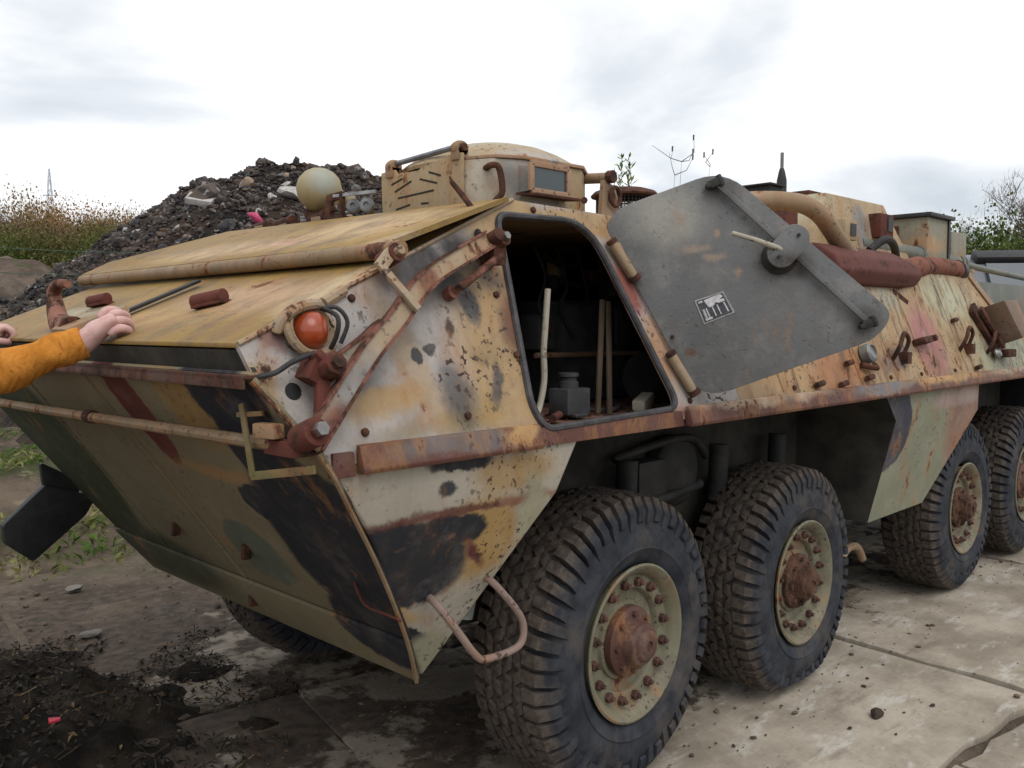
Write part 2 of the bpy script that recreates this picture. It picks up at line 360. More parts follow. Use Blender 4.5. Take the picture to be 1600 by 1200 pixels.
M_innerrust = simple('cabin_floor_rust', (.15, .075, .05), .9, 0, .5, 9, .4, local=False)
M_steel = simple('bare_steel', (.22, .21, .20), .45, .7, .2, 20, .1)
M_white = paint('worn_white_paint', (.36, .33, .26), [], rust=.2, chips=.8, grime=.3)
M_black = simple('black_paint', (.018, .018, .02), .5, 0, .3, 20, .1)
M_sage = paint('sage_panel_paint', (.125, .14, .122), [], rust=.2, chips=.3, grime=.4, vary=.3)
M_box = paint('turret_paint', (.36, .26, .145), [((2.9, -.6, 2.3), (.12, .3, .12), (.2, .2, .2), .5), ((2.45, -.4, 2.4), (.12, .3, .2), (.38, .36, .24), .5)], rust=.5, chips=.7, grime=.5)
M_bin = paint('stowage_paint', (.24, .235, .175), [((3.95, -.6, 2.26), (.3, .3, .06), (.36, .24, .14), .5)], rust=.46, chips=.6, grime=.5)
M_lamp = paint('searchlight_paint', (.32, .265, .145), [((-.50, .12, 2.31), (.06, .08, .06), (.30, .31, .26), .6)], rust=.08, chips=.1, grime=.3, bump=.12, vary=.3)
M_pipe = paint('pipe_paint', (.255, .17, .10), [], rust=.5, chips=.6, grime=.4)
M_muff = rusty('muffler_oxide', .3, (.115, .042, .036))
def glass(name, col, rough=.08):
    b = NB(name); b.bump(b.noise(b.obj(), 8, 4), .1, .004); m = b.fin(col, rough, 0, .6); return m
M_periscope = glass('periscope_glass', (.035, .05, .055), .22)
def lens_mat():
    b = NB('orange_lens'); P = b.obj()
    col = b.mix(b.ramp(b.noise(P, 18, 6, .7), .4, .7), (.40, .062, .012), (.26, .038, .010))
    wv = b.n('ShaderNodeTexWave'); b.l(P, wv.inputs[0]); wv.inputs['Scale'].default_value = 55; wv.bands_direction = 'X'; col = b.mix(b.math('MULTIPLY', wv.outputs['Fac'], .25), col, (.16, .03, .01))
    b.b.inputs['Transmission Weight'].default_value = .15; b.b.inputs['Coat Weight'].default_value = .3
    b.bump(b.noise(b.stretch(P, (1, 1, 30)), 4, 2), .15, .003)
    return b.fin(col, .32, 0, .5)
M_lens = lens_mat()

# ------------------------------------------------------------------ hull geometry constants (metres; nose towards -X, near side towards -Y)
SN = V((0, -.9413, .3376))                       # outward normal of the near side plate
KY = .26/.725
def S(x, z, off=0.0):                             # a point on the near side plate
    return V((x, -1.26+(z-1.375)*KY, z))+SN*off
def roofz(x): return 2.112 + (x+.536)*(-.0195)
def GL(x, y, off=0.0):                            # a point on the glacis
    return V((x, y, 1.67+(x+1.595)*.4174))+V((-.385, 0, .923))*off
def BW(y, z, off=0.0):                            # a point on the bow plate
    return V((-1.44-(z-1.39)*.7077, y, z))+V((-.816, 0, -.578))*off
def mir(p): return V((p[0], -p[1], p[2]))

apc = empty('armoured_vehicle', (0, 0, 0))
tag(apc, 'rusty eight-wheeled armoured vehicle in worn tan and black camouflage with its grey side door open', 'armoured vehicle')

def build_hull():
    # near side plate with the door opening
    nose = [S(-1.425, 1.40), S(-1.572, 1.60), S(-1.593, 1.668)]
    top = [S(-.536, 2.112), S(0, roofz(0)), S(.45, roofz(.45))]
    outline = [S(.45, 1.375), S(-1.42, 1.375)]+nose+top
    OPEN = [S(-.632, 2.055), S(-.185, 2.066), S(.045, 1.415), S(-.66, 1.398), S(-.695, 1.47)]
    op = rounded(OPEN, [.05, .14, .07, .06, .05], 6)
    filled('side_plate', [outline, op], M_side, apc, .014, SN)
    out2 = [S(.4515, 1.375), S(.4515, roofz(.45)), S(1.9, roofz(1.9)), S(3.60, roofz(3.6)), S(4.02, 1.70), S(4.02, 1.375)]
    filled('side_plate', [out2], M_rear, apc, .014, SN)
    # raised strap at the rear edge of the plate and tail side
    out3 = [S(4.0235, 1.375), S(4.0235, 1.70), S(5.75, 1.70), S(5.75, 1.375)]
    filled('side_plate', [out3], M_rear, apc, .014, SN)
    # door seal and its steel frame
    MB().tube([p+SN*.004 for p in op]+[op[0]+SN*.004, op[1]+SN*.004], .0115, 8, False).obj('door_seal', M_seal, apc)
    # far side plate
    ms = [mir(p) for p in [S(5.75, 1.375), S(-1.42, 1.375)]+nose+[S(-.536, 2.112), S(0, roofz(0)), S(3.6, roofz(3.6)), S(5.75, roofz(5.75)-.1)]]
    filled('side_plate', [ms], M_rear, apc, .014, mir(SN))
    # glacis, roof, nose band, bow
    m = MB(); m.prism([GL(-1.593, -1.152), GL(-1.593, 1.152), GL(-.536, .994), GL(-.536, -.994)], (0, 0, -.012)); m.obj('glacis_plate', M_gl, apc, bevel=.004)
    yr = lambda x: -S(x, roofz(x)).y
    m = MB(); m.prism([(-.535, -yr(-.535)+.001, 2.110), (-.535, yr(-.535)-.001, 2.110), (3.6, yr(3.6)-.001, roofz(3.6)-.002), (3.6, -yr(3.6)+.001, roofz(3.6)-.002)], (0, 0, -.012)); m.obj('roof_plate', M_top, apc, bevel=.003)
    m = MB(); m.prism([(3.602, -1.0, 1.99), (3.602, 1.0, 1.99), (5.75, 1.0, 1.96), (5.75, -1.0, 1.96)], (0, 0, -.012)); m.obj('engine_deck', M_top, apc, bevel=.003)
    m = MB(); m.prism([(-1.590, -1.15, 1.655), (-1.590, 1.15, 1.655), (-1.570, 1.18, 1.605), (-1.570, -1.18, 1.605)], (.012, 0, 0)); m.obj('nose_band', M_under_shade, apc)
    m = MB()
    m.prism([(-1.606, -1.195, 1.598), (-1.606, -1.195, 1.588), (-1.56, -1.195, 1.588), (-1.56, -1.195, 1.598)], (0, 2.39, 0))
    m.prism([(-1.606, -1.195, 1.588), (-1.606, -1.195, 1.566), (-1.598, -1.195, 1.566), (-1.598, -1.195, 1.588)], (0, 2.39, 0)); m.obj('nose_lip', rusty('nose_lip_rust', .6, (.085, .05, .04)), apc, bevel=.002)
    bp = [BW(-1.19, 1.60), BW(-1.272, 1.40), BW(-1.245, 1.27), BW(-1.17, 1.05), BW(-1.055, .80), BW(1.055, .80), BW(1.17, 1.05), BW(1.245, 1.27), BW(1.272, 1.40), BW(1.19, 1.60)]
    m = MB(); m.prism(bp, V((.816, 0, .578))*.012); m.obj('bow_plate', M_bow, apc, bevel=.003)
    lp = [BW(-1.06, .797, .012), BW(-.942, .622, .012), BW(.942, .622, .012), BW(1.06, .797, .012)]
    m = MB(); m.prism(lp, V((.816, 0, .578))*.014); m.obj('bow_lip', M_bow, apc, bevel=.003)
    # rusty weld bead down the near bow corner
    e = [BW(-1.19, 1.585, .003), BW(-1.272, 1.40, .003), BW(-1.245, 1.27, .003), BW(-1.17, 1.05, .003), BW(-1.055, .80, .008), BW(-.942, .622, .014)]
    MB().tube(curve(e, 5), .007, 6).obj('weld_seam', M_tube, apc)
    MB().tube([S(-1.593, 1.668, .002), S(-.536, 2.112, .002)], .007, 6).obj('weld_seam', M_arm, apc)
    # two weld seams in the bow
    for y in (-.12, .52):
        MB().tube([BW(y, 1.58, .001), BW(y, .81, .001)], .006, 6).obj('weld_seam', M_bow, apc)
    for y, z in ((-.36, .97), (.18, .96), (-.05, .70)):
        MB().box(BW(y, z, .012), (.03, .022, .05)).obj('bracket', M_rust, apc, bevel=.004)
    # lower hull
    m = MB()
    YS = .70
    sec = [(-.89, .63), (5.6, .55), (5.75, 1.37), (-.4, 1.372), (-1.40, 1.372)]
    m.prism([(x, -YS, z) for x, z in [(-.88, .635), (5.72, .56), (5.745, 1.372), (-1.41, 1.372)]], (0, 2*YS, 0)); lower = m.obj('lower_hull', M_under_shade, apc, bevel=.01)
    for s in (-1, 1):
        for x0, x1 in ((-.52, 1.96), (3.19, 5.7)):
            MB().prism([(x0, s*.70, 1.3725), (x1, s*.70, 1.3725), (x1, s*1.255, 1.3725), (x0, s*1.255, 1.3725)], (0, 0, -.012)).obj('wheel_arch', M_under_shade, apc)
        f = lambda p: V((p[0], p[1]*-s, p[2]))
        # front sponson
        a = [f(p) for p in [(-1.418, -1.258, 1.374), (-.50, -1.258, 1.374), (-.592, -1.24, 1.20), (-1.298, -1.24, 1.20)]]
        b = [f(p) for p in [(-1.298, -1.24, 1.20), (-.592, -1.24, 1.20), (-.885, -.94, .625)]]
        i0 = [f((-.46, -.69, 1.374)), f((-.55, -.69, 1.2)), f((-.85, -.69, .63)), f((-1.2, -.69, 1.2)), f((-1.40, -.69, 1.374))]
        vs = a+[b[2]]+i0
        m = MB(); m.add(vs, [(0, 1, 2, 3), (3, 2, 4), (1, 5, 6, 2), (2, 6, 7, 4), (4, 7, 8, 3), (3, 8, 9, 0), (0, 9, 5, 1)])
        m.obj('sponson', M_spon, apc, bevel=.012, seg=3)
        # mid sponson
        vs = [f(p) for p in [(1.80, -1.252, 1.372), (3.17, -1.252, 1.372), (3.20, -1.24, 1.19), (2.72, -1.105, .672), (1.975, -1.105, .672), (1.975, -1.24, 1.215),
                             (1.80, -.69, 1.372), (3.17, -.69, 1.372), (3.20, -.69, 1.19), (2.72, -.69, .672), (1.975, -.69, .672), (1.975, -.69, 1.215)]]
        m = MB(); m.add(vs, [(0, 1, 2, 5), (5, 2, 3, 4), (1, 7, 8, 2), (2, 8, 9, 3), (4, 3, 9, 10), (6, 11, 8, 7), (11, 10, 9, 8)])
        m.obj('sponson', M_mid, apc)
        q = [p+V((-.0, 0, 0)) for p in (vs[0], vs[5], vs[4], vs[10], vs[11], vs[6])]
        MB().add(q, [(0, 1, 4, 5), (1, 2, 3, 4)]).obj('sponson_front_shaded', M_under_shade, apc)  # front face split off, its shade painted in with the dark underside colour
    # rear wall
    MB().prism([(5.75, -1.26, 1.37), (5.75, 1.26, 1.37), (5.75, 1.03, 1.97), (5.75, -1.03, 1.97)], (.014, 0, 0)).obj('rear_plate', M_rear, apc)
    # tail deck side: the grey-green panel and strap at its front
    MB().prism([(3.70, -1.02, 1.985), (5.2, -1.02, 1.985), (5.2, -1.055, 1.74), (4.02, -1.055, 1.74)], (0, .014, 0)).obj('tail_panel', M_sage, apc, bevel=.003)
    MB().bar(S(3.60, 2.02, .006), S(4.00, 1.70, .006), .06, .012, SN).obj('strap', M_pipe, apc, bevel=.002)
    for s_ in (-1, 1): MB().prism([(5.45, s_*.70, 1.372), (5.45, s_*1.25, 1.372), (5.45, s_*1.25, .62), (5.45, s_*.70, .62)], (.02, 0, 0)).obj('mud_guard', M_black, apc, bevel=.003)
    # rub strips along the chine
    for x0, x1 in ((-1.345, -.708), (.06, 4.9)):
        n = max(2, int((x1-x0)/.25)); m = MB()
        pts = []
        for z, y in ((1.422, -1.262), (1.418, -1.278), (1.362, -1.296), (1.350, -1.292), (1.352, -1.262)):
            pts.append((x0, y, z))
        m.prism(pts, (x1-x0, 0, 0)); m.obj('rub_strip', M_strip, apc, bevel=.003)
    MB().prism([(-.70, -1.258, 1.405), (-.70, -1.268, 1.352), (.05, -1.268, 1.352), (.05, -1.258, 1.405)], (0, .02, 0)).obj('chine_edge', M_strip, apc, bevel=.003)
    MB().prism([(-1.41, -1.262, 1.405), (-1.42, -1.27, 1.345), (-1.35, -1.272, 1.345), (-1.35, -1.262, 1.405)], (0, .02, 0)).obj('chine_edge', M_strip, apc, bevel=.003)
build_hull()

def build_cabin():
    w = .008
    m = MB()
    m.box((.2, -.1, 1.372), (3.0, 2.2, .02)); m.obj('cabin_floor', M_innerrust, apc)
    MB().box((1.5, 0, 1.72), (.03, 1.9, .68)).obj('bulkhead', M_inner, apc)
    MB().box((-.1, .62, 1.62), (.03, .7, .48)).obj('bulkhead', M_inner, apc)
    # driver's seat back, equipment rack, shelf rail
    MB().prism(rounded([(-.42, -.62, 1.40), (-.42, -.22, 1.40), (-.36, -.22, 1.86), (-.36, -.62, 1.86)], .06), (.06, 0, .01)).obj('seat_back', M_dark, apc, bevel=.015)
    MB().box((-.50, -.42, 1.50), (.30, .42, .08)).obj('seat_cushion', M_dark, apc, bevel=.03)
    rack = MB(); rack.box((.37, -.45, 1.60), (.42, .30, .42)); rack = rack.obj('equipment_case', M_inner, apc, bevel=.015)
    MB().box((.37, -.606, 1.80), (.40, .012, .012)).obj('latch_rail', M_dark, rack)
    MB().tube([(-.05, -.64, 1.59), (.62, -.64, 1.583)], .011, 8).obj('rail', M_pipe, apc)
    MB().box((.2, -.52, 1.93), (.06, .05, .10)).obj('junction_box', M_pipe, apc, bevel=.006)
    MB().box((.42, -.55, 1.92), (.10, .06, .05)).obj('junction_box', M_rust, apc, bevel=.006)
    MB().tube(curve([(.05, -.6, 1.98), (.2, -.58, 1.95), (.35, -.55, 1.97), (.55, -.55, 1.93)], 6), .012, 8).obj('cable', M_dark, apc)
    MB().tube(curve([(.12, -.62, 1.9), (.25, -.6, 1.87), (.45, -.6, 1.9)], 6), .008, 8).obj('cable', M_dark, apc)
    MB().tube(curve([(-.46, -1.02, 1.405), (-.415, -1.0, 1.43), (-.39, -1.0, 1.52), (-.392, -1.0, 1.62), (-.384, -1.0, 1.70), (-.36, -.99, 1.83)], 6), .011, 10).obj('control_lever', M_white, apc)
    a = MB(); a.box((-.26, -1.0, 1.445), (.12, .09, .09)); a.box((-.26, -1.0, 1.398), (.07, .12, .012)); a = a.obj('pump_unit', M_inner, apc, bevel=.01)
    MB().lathe([(.034, 0), (.034, .025), (.028, .028), (.028, .04), (.036, .043), (.036, .055)], (-.265, -1.0, 1.488), (0, 0, 1), 18).obj('filler_cap', M_inner, a)
    MB().bar((.07, -1.05, 1.40), (.20, -1.0, 1.425), .05, .055).obj('bracket', M_white, apc, bevel=.008)
    MB().tube([(-.46, -1.10, 1.405), (-.38, -1.06, 1.41)], .013, 10).obj('pipe_stub', M_oxide, apc)
    MB().lathe([(.09, 0), (.10, .03), (.07, .04)], (.30, -.88, 1.5), (-.3, -1, 0), 20).obj('blower', M_dark, apc)
    MB().lathe([(.155, -.012), (.17, 0), (.155, .012), (.14, 0), (.155, -.012)], (-.62, -.42, 1.80), (.75, 0, .6), 28, False).obj('steering_wheel', M_black, apc)
    MB().cyl((-.62, -.42, 1.80), (-.85, -.42, 1.55), .02, 10).obj('steering_column', M_dark, apc)
    for i, (y, z) in enumerate(((-.50, 1.68), (-.38, 1.73), (-.56, 1.88), (-.30, 1.86))):
        MB().lathe([(.03, 0), (.034, .01), (.034, .03), (.028, .034), (.001, .034)], (.155, y, z), (-1, 0, 0), 18).obj('gauge', M_black, apc)
    for i in range(5):
        x = .02+.13*i; MB().tube(curve([(x, -.57, 2.02), (x+.03, -.6, 1.90-.03*i), (x-.02, -.61, 1.78), (x+.05, -.62, 1.66)], 5), .006+.002*(i % 2), 6).obj('cable', M_rubber, apc)
    for i, (x, z, w_, h_) in enumerate(((.05, 1.68, .10, .14), (.56, 1.88, .14, .10), (.55, 1.70, .10, .16))):
        bx_ = MB().box((x, -.56, z), (w_, .10, h_)).obj('instrument_box', M_inner, apc, bevel=.01); MB().cyl((x, -.61, z+.02), (x, -.625, z+.02), .016, 10).obj('knob', M_rust, bx_)
    MB().tube(curve([(-.30, -.95, 1.39), (-.15, -.92, 1.40), (.0, -.98, 1.395), (.15, -.9, 1.40)], 5), .009, 8).obj('hose', M_rubber, apc)
    rb = random.Random(8); db = MB()
    for k in range(160):
        x, y = rb.uniform(-.6, .3), rb.uniform(-1.15, -.75); r_ = rb.uniform(.003, .010); db.box((x, y, 1.384+r_*.4), (r_*2.5, r_, r_*.7), Matrix.Rotation(rb.uniform(0, 3), 3, 'Z'))
    tag(db.obj('debris', M_rust, apc), kind='stuff')
    # loose laths leaning inside the doorway
    mat = simple('weathered_wood', (.075, .055, .037), .8, 0, .3, 6, .3)
    for i, (a, b, lab) in enumerate((((-.105, -1.0, 1.39), (-.062, -.985, 1.80), 'pale wooden lath leaning inside the doorway, the left one of two'), ((-.05, -1.01, 1.385), (-.028, -.985, 1.795), 'pale wooden lath leaning inside the doorway, the right one of two'))):
        o = MB().bar(a, b, .010, .022, (1, 0, 0)).obj('wooden_lath', mat, None, bevel=.002)
        tag(o, lab, 'lath', 'wooden laths in the doorway')
build_cabin()

def build_door():
    dn = -V((.7538, .6567, -.024)).normalized()          # faces the camera side
    pl = [(-.012, -1.095, 2.147), (.192, -1.325, 2.252), (.57, -1.775, 1.76), (.548, -1.753, 1.66), (.125, -1.275, 1.43), (-.066, -1.033, 2.02), (-.062, -1.037, 2.10)]
    def D(p): p = V(p); o = V((-.061, -1.038, 2.112)); return p-dn*((p-o).dot(dn))
    poly = rounded([D(p) for p in [(-.050, -1.05, 2.125), (.190, -1.325, 2.255), (.575, -1.782, 1.745), (.535, -1.735, 1.655), (.125, -1.277, 1.435), (-.085, -1.01, 2.06)]], [.08, .10, .09, .09, .12, .09], 6)
    m = MB(); m.prism(poly, -dn*.016); d = m.obj('side_door', M_door, apc, bevel=.004)
    # thin raised rim
    c = sum(poly, V())/len(poly)
    inner = [p+(c-p).normalized()*.035 for p in poly]
    ez = (V((.04, -1.163, 1.78))-V((.38, -1.57, 1.92))); 
    up = D((-.061, -1.038, 2.112))-D((.134, -1.286, 1.451)); up.normalize(); rt = up.cross(dn).normalized()
    if rt.dot(V((.6, -.7, 0))) < 0: rt = -rt
    # locking bars
    a, b = D((.172, -1.302, 2.205)), D((.513, -1.711, 1.711))
    mid = a.lerp(b, .46)
    MB().bar(a+dn*.022, b+dn*.022, .020, .014, dn).obj('locking_bar', M_door, d, bevel=.003)
    for p in (a, b):
        k = MB(); k.box(p+dn*.02, (.05, .028, .036), Matrix((rt, up, dn)).transposed()); k.cyl(p+rt*.015+dn*.03-up*.02, p+rt*.015+dn*.03+up*.02, .011, 10); k.cyl(p-rt*.03+dn*.012, p-rt*.03+dn*.045, .010, 10)
        k.obj('bar_catch', M_dark, d, bevel=.004)
    # cover plate (stadium) along rt+up
    u = (rt*.92+up*.38).normalized(); w = dn.cross(u)
    st = []
    cc = D((.33, -1.488, 1.977))+dn*.045
    for k in range(25):
        t = math.pi*k/12
        st.append(cc+u*(.034*(1 if math.cos(t) > 0 else -1)+.050*math.cos(t))+w*.050*math.sin(t))
    MB().prism(st, dn*.016).obj('cover_plate', M_door, d, bevel=.004)
    bo = MB()
    for s in (-1, 1): MB().cyl(cc+u*.05*s+dn*.014, cc+u*.05*s+dn*.024, .006, 8).obj('bolt', M_dark, d)
    MB().lathe([(.062, 0), (.062, .01), (.04, .02), (.035, .05)], D((.318, -1.474, 1.945)), dn, 24).obj('lock_boss', M_dark, d)
    MB().tube(curve([D((.318, -1.474, 1.965))+dn*.05, D((.275, -1.425, 1.985))+dn*.075, D((.24, -1.388, 2.0))+dn*.09, D((.196, -1.337, 2.018))+dn*.105], 5), [.010]*5+[.0095]*5+[.0085]*5+[.007], 12).obj('handle', M_white, d)
    # data plate, writing worn to smears
    q = [D((.119, -1.257, 1.793)), D((.186, -1.332, 1.826)), D((.212, -1.364, 1.751)), D((.14, -1.284, 1.709))]
    MB().prism([p+dn*.003 for p in q], -dn*.003).obj('data_plate', simple('plate_frame', (.34, .32, .32), .5, .3, .2, 40), d)
    q2 = [p.lerp(sum(q, V())/4, .10)+dn*.0045 for p in q]
    MB().prism(q2, -dn*.001).obj('plate_face', simple('plate_black', (.05, .052, .06), .5, 0, .4, 60), d)
    def Q(s, t): return (q2[0].lerp(q2[1], s)).lerp(q2[3].lerp(q2[2], s), t)+dn*.0012
    sm = MB(); rr = random.Random(4)
    def quad(s0, s1, t0, t1): sm.prism([Q(s0, t0), Q(s1, t0), Q(s1, t1), Q(s0, t1)], dn*.0006)
    quad(.04, .2, .05, .13); 
    blob = [Q(s, t) for s, t in ((.25, .06), (.5, .03), (.9, .02), (.95, .16), (.78, .22), (.95, .27), (.93, .38), (.7, .38), (.62, .3), (.52, .42), (.33, .44), (.3, .3))]
    sm.prism(blob, dn*.0006)
    for s in (.10, .2, .42, .6, .86): quad(s, s+.04, .42+rr.uniform(0, .06), .9)
    for k in range(8): quad(.06, .16, .45+.06*k, .475+.06*k)
    quad(.05, .3, .86, .95)
    sm.obj('plate_print', simple('plate_worn_print', (.52, .51, .53), .6, 0, .2, 60), d)
    MB().cyl(D((.06, -1.205, 1.665)), D((.06, -1.205, 1.665))+dn*.012, .007, 8).obj('bolt', M_rust, d)
    # hinges on the hull
    for (x0, z0, x1, z1) in ((-.106, 1.985, -.040, 1.872), (.052, 1.590, .118, 1.465)):
        h = MB(); h.cyl(S(x0, z0, .028), S(x1, z1, .028), .017, 12); h.bar(S(x0, z0, .012)+V((.03, 0, 0)), S(x1, z1, .012)+V((.03, 0, 0)), .06, .014, SN)
        h = h.obj('hinge', M_arm, apc, bevel=.003)
        MB().cyl(S(x1, z1, .028), S(x1, z1, .028)+(S(x1, z1)-S(x0, z0)).normalized()*.02, .022, 12).obj('hinge_pin', M_rust, h)
        MB().cyl(S(x0, z0, .028), S(x0, z0, .028)-(S(x1, z1)-S(x0, z0)).normalized()*.015, .02, 12).obj('hinge_pin', M_rust, h)
build_door()

def build_front_gear():
    # trim vane lying on the glacis, with its front tube
    def VN(x, y, o=.075): return GL(x, y, o)
    poly = [VN(-1.085, -1.10, .058), VN(-1.085, 1.14, .062), VN(-.95, 1.16, .07), VN(-.56, .80, .045), VN(-.56, -.998, .014), VN(-.82, -1.07, .040)]
    v = MB(); v.prism(poly, (0, 0, -.008)); v = v.obj('trim_vane', M_gl, apc, bevel=.003)
    MB().tube([VN(-1.085, -1.135, .035), VN(-1.088, -.4, .033), VN(-1.085, 1.15, .035)], .024, 12).obj('vane_tube', M_tube, v)
    MB().prism([VN(-1.08, -1.10, .046), VN(-.82, -1.07, .028), VN(-.56, -.998, .003), VN(-.56, -.998, .018), VN(-.82, -1.073, .044), VN(-1.08, -1.103, .062)], (0, -.010, 0)).obj('vane_edge', M_gl, v)
    MB().tube([S(-.71, 2.005, -.02), S(-.78, 1.955, .055)], .011, 8).obj('vane_strut', M_dark, v)
    MB().tube([V((-.66, -.945, 2.075)), V((-.665, -.90, 2.125)), V((-.675, -.865, 2.165)), V((-.68, -.857, 2.187))], [.0095, .0095, .0085, .002], 10).obj('vane_pin', M_rust, v)
    # lifting rail on the near side
    ctr = [(-1.507, 1.414), (-1.36, 1.552), (-1.272, 1.631), (-1.182, 1.698), (-1.12, 1.752), (-1.065, 1.794), (-1.004, 1.831), (-.871, 1.89), (-.775, 1.932)]
    def rail(c, w, off, name, mat, edge):
        c = curve([S(x, z, off) for x, z in c], 4); m = MB(); e = MB(); L_ = []; R_ = []
        for i, p in enumerate(c):
            t = (c[min(i+1, len(c)-1)]-c[max(i-1, 0)]).normalized(); n = SN.cross(t).normalized()
            L_.append(p+n*w/2); R_.append(p-n*w/2)
        n = len(c); vs = L_+R_+[q-SN*.012 for q in L_]+[q-SN*.012 for q in R_]
        fs = []
        for i in range(n-1):
            fs += [(i, i+1, n+i+1, n+i), (2*n+i, 3*n+i, 3*n+i+1, 2*n+i+1), (i, 2*n+i, 2*n+i+1, i+1), (n+i, n+i+1, 3*n+i+1, 3*n+i)]
        fs += [(0, n, 3*n, 2*n), (n-1, 3*n-1, 4*n-1, 2*n-1)]
        o = m.add(vs, fs).obj(name, mat, apc)
        if edge:
            for side, sg in ((L_, 1), (R_, -1)):
                e = MB(); k = len(side)
                nn = [SN.cross((side[min(i+1, k-1)]-side[max(i-1, 0)]).normalized()).normalized()*sg for i in range(k)]
                vs = []
                for q, w_ in zip(side, nn): vs += [q+w_*.0015+SN*.007, q-w_*.006+SN*.007, q-w_*.006-SN*.026, q+w_*.0015-SN*.026]
                fs = [(4*i+j, 4*i+4+j, 4*i+4+(j+1) % 4, 4*i+(j+1) % 4) for i in range(k-1) for j in range(4)]+[(0, 1, 2, 3), (4*k-4, 4*k-1, 4*k-2, 4*k-3)]
                e.add(vs, fs); e.obj('rail_lip', M_armedge, o)
        return o
    r1 = rail(ctr, .054, .085, 'lifting_arm', M_arm, True)
    rail([(-1.425, 1.572), (-1.335, 1.616), (-1.265, 1.652), (-1.205, 1.69)], .046, .050, 'brace_arm', M_arm, True)
    k = MB(); k.cyl(S(-.765, 1.935, .06), S(-.765, 1.935, .12), .020, 12); k.cyl(S(-.735, 1.93, .0), S(-.735, 1.93, .11), .024, 12); k.box(S(-.74, 1.90, .05), (.05, .06, .06)); k.obj('arm_pivot', M_rust, apc, bevel=.003)
    MB().lathe([(.012, 0), (.012, .014)], S(-.735, 1.932, .11), SN, 6).obj('bolt', M_steel, r1)
    # crank from the vane tube
    c = MB(); c.bar(S(-1.155, 1.872, .085), S(-1.207, 1.828, .09), .034, .018, SN); c.bar(S(-1.208, 1.838, .092), S(-1.125, 1.715, .105), .022, .014, SN); c = c.obj('crank', M_arm, apc, bevel=.004)
    MB().cyl(S(-1.145, 1.868, .03), S(-1.145, 1.868, .10), .025, 14).obj('crank_boss', M_oxide, c)
    MB().cyl(S(-1.145, 1.868, .10), S(-1.145, 1.868, .118), .013, 8).obj('bolt', M_arm, c)
    # grab rod by the door
    g = MB(); g.tube([S(-.915, 1.795, .0), S(-.905, 1.80, .055), S(-.86, 1.825, .068), S(-.735, 1.89, .075)], .012, 10); g.cyl(S(-.915, 1.795, -.004), S(-.915, 1.795, .03), .02, 12); g.obj('grab_rod', M_armedge, apc)
    MB().cyl(S(-.77, 1.865, 0), S(-.77, 1.865, .06), .012, 8).obj('bolt', M_arm, apc)
    # lower front corner pivot, front bar, yellow stirrup
    f = MB(); f.cyl(S(-1.515, 1.435, .05), S(-1.515, 1.435, .125), .034, 16); f.cyl(S(-1.515, 1.435, .125), S(-1.515, 1.435, .14), .02, 6); f.bar((-1.50, -1.15, 1.425), (-1.515, -1.30, 1.43), .06, .035); f.obj('pivot', M_oxide, apc, bevel=.004)
    MB().lathe([(.017, 0), (.017, .012)], S(-1.515, 1.435, .14), SN, 6).obj('bolt', M_steel, apc)
    MB().box((-1.545, -1.20, 1.468), (.035, .07, .035), Matrix.Rotation(.25, 3, 'Z')).obj('bracket', M_pipe, apc, bevel=.005)
    MB().tube([(-1.52, 1.27, 1.409), (-1.525, .3, 1.415), (-1.52, -1.05, 1.43), (-1.518, -1.22, 1.432)], .0165, 10).obj('front_bar', M_tube, apc)
    MB().cyl((-1.5205, -.02, 1.42), (-1.5205, -.07, 1.42), .022, 10).obj('bar_clamp', M_rust, apc)
    y = MB(); y.bar((-1.552, -1.09, 1.525), (-1.552, -1.135, 1.355), .022, .006, (-1, 0, 0)); y.bar((-1.552, -1.13, 1.355), (-1.50, -1.32, 1.385), .008, .020, (0, 0, 1)); y.bar((-1.552, -1.07, 1.497), (-1.535, -1.16, 1.505), .008, .012, (0, 0, 1)); y.obj('stirrup', paint('yellow_stirrup', (.15, .125, .05), [], rust=.5, grime=.9), apc, bevel=.001)
    # red clamp hanging on the side
    c = MB(); c.box(S(-1.435, 1.59, .05), (.055, .06, .07), Matrix.Rotation(.5, 3, 'Y')); c.cyl(S(-1.42, 1.585, .06), S(-1.42, 1.585, .12), .030, 8); c.bar(S(-1.45, 1.62, .08), S(-1.40, 1.56, .08), .02, .04, SN); c.bar(S(-1.43, 1.56, .06), S(-1.455, 1.465, .06), .035, .022, SN); c.obj('hanging_clamp', M_oxide, apc, bevel=.004)
    MB().lathe([(.018, 0), (.018, .014)], S(-1.42, 1.585, .12), SN, 6).obj('bolt', M_rust, apc)
    MB().tube(curve([S(-1.565, 1.59, .01), S(-1.53, 1.592, .03), S(-1.49, 1.61, .05), S(-1.445, 1.62, .08)], 5), .0065, 8).obj('cable', M_rubber, apc)
    MB().cyl(S(-1.475, 1.555, .001), S(-1.475, 1.555, -.02), .022, 14).obj('port_hole', M_black, apc)
    # signal lamp: half bowl guard, rim, dome lens, wire
    ctrp = S(-1.404, 1.692, .0); uu = V((1, 0, 0)); ww = SN.cross(uu)
    if ww.z < 0: ww = -ww
    cup = MB(); cup.lathe([(.030, .0), (.050, .004), (.060, .018), (.064, .036), (.058, .036), (.050, .022), (.030, .010)], ctrp, SN, 32)
    lamp = cup.obj('signal_lamp', M_arm, apc)
    dome = MB().sphere(ctrp+SN*.022, .046, 28, 14, (1.0, 1.06, .95), Matrix((uu, ww, SN)).transposed(), 0, math.pi/2)
    for v in dome.v:                                          # the lens is cut off straight towards the rear and along its top
        q = v-ctrp; du = q.dot(uu); dw = q.dot(ww)
        if du > .026: v -= uu*(du-.026)
        lim = .036-.25*(du+.046)*-.35
        if dw > lim: v -= ww*(dw-lim)
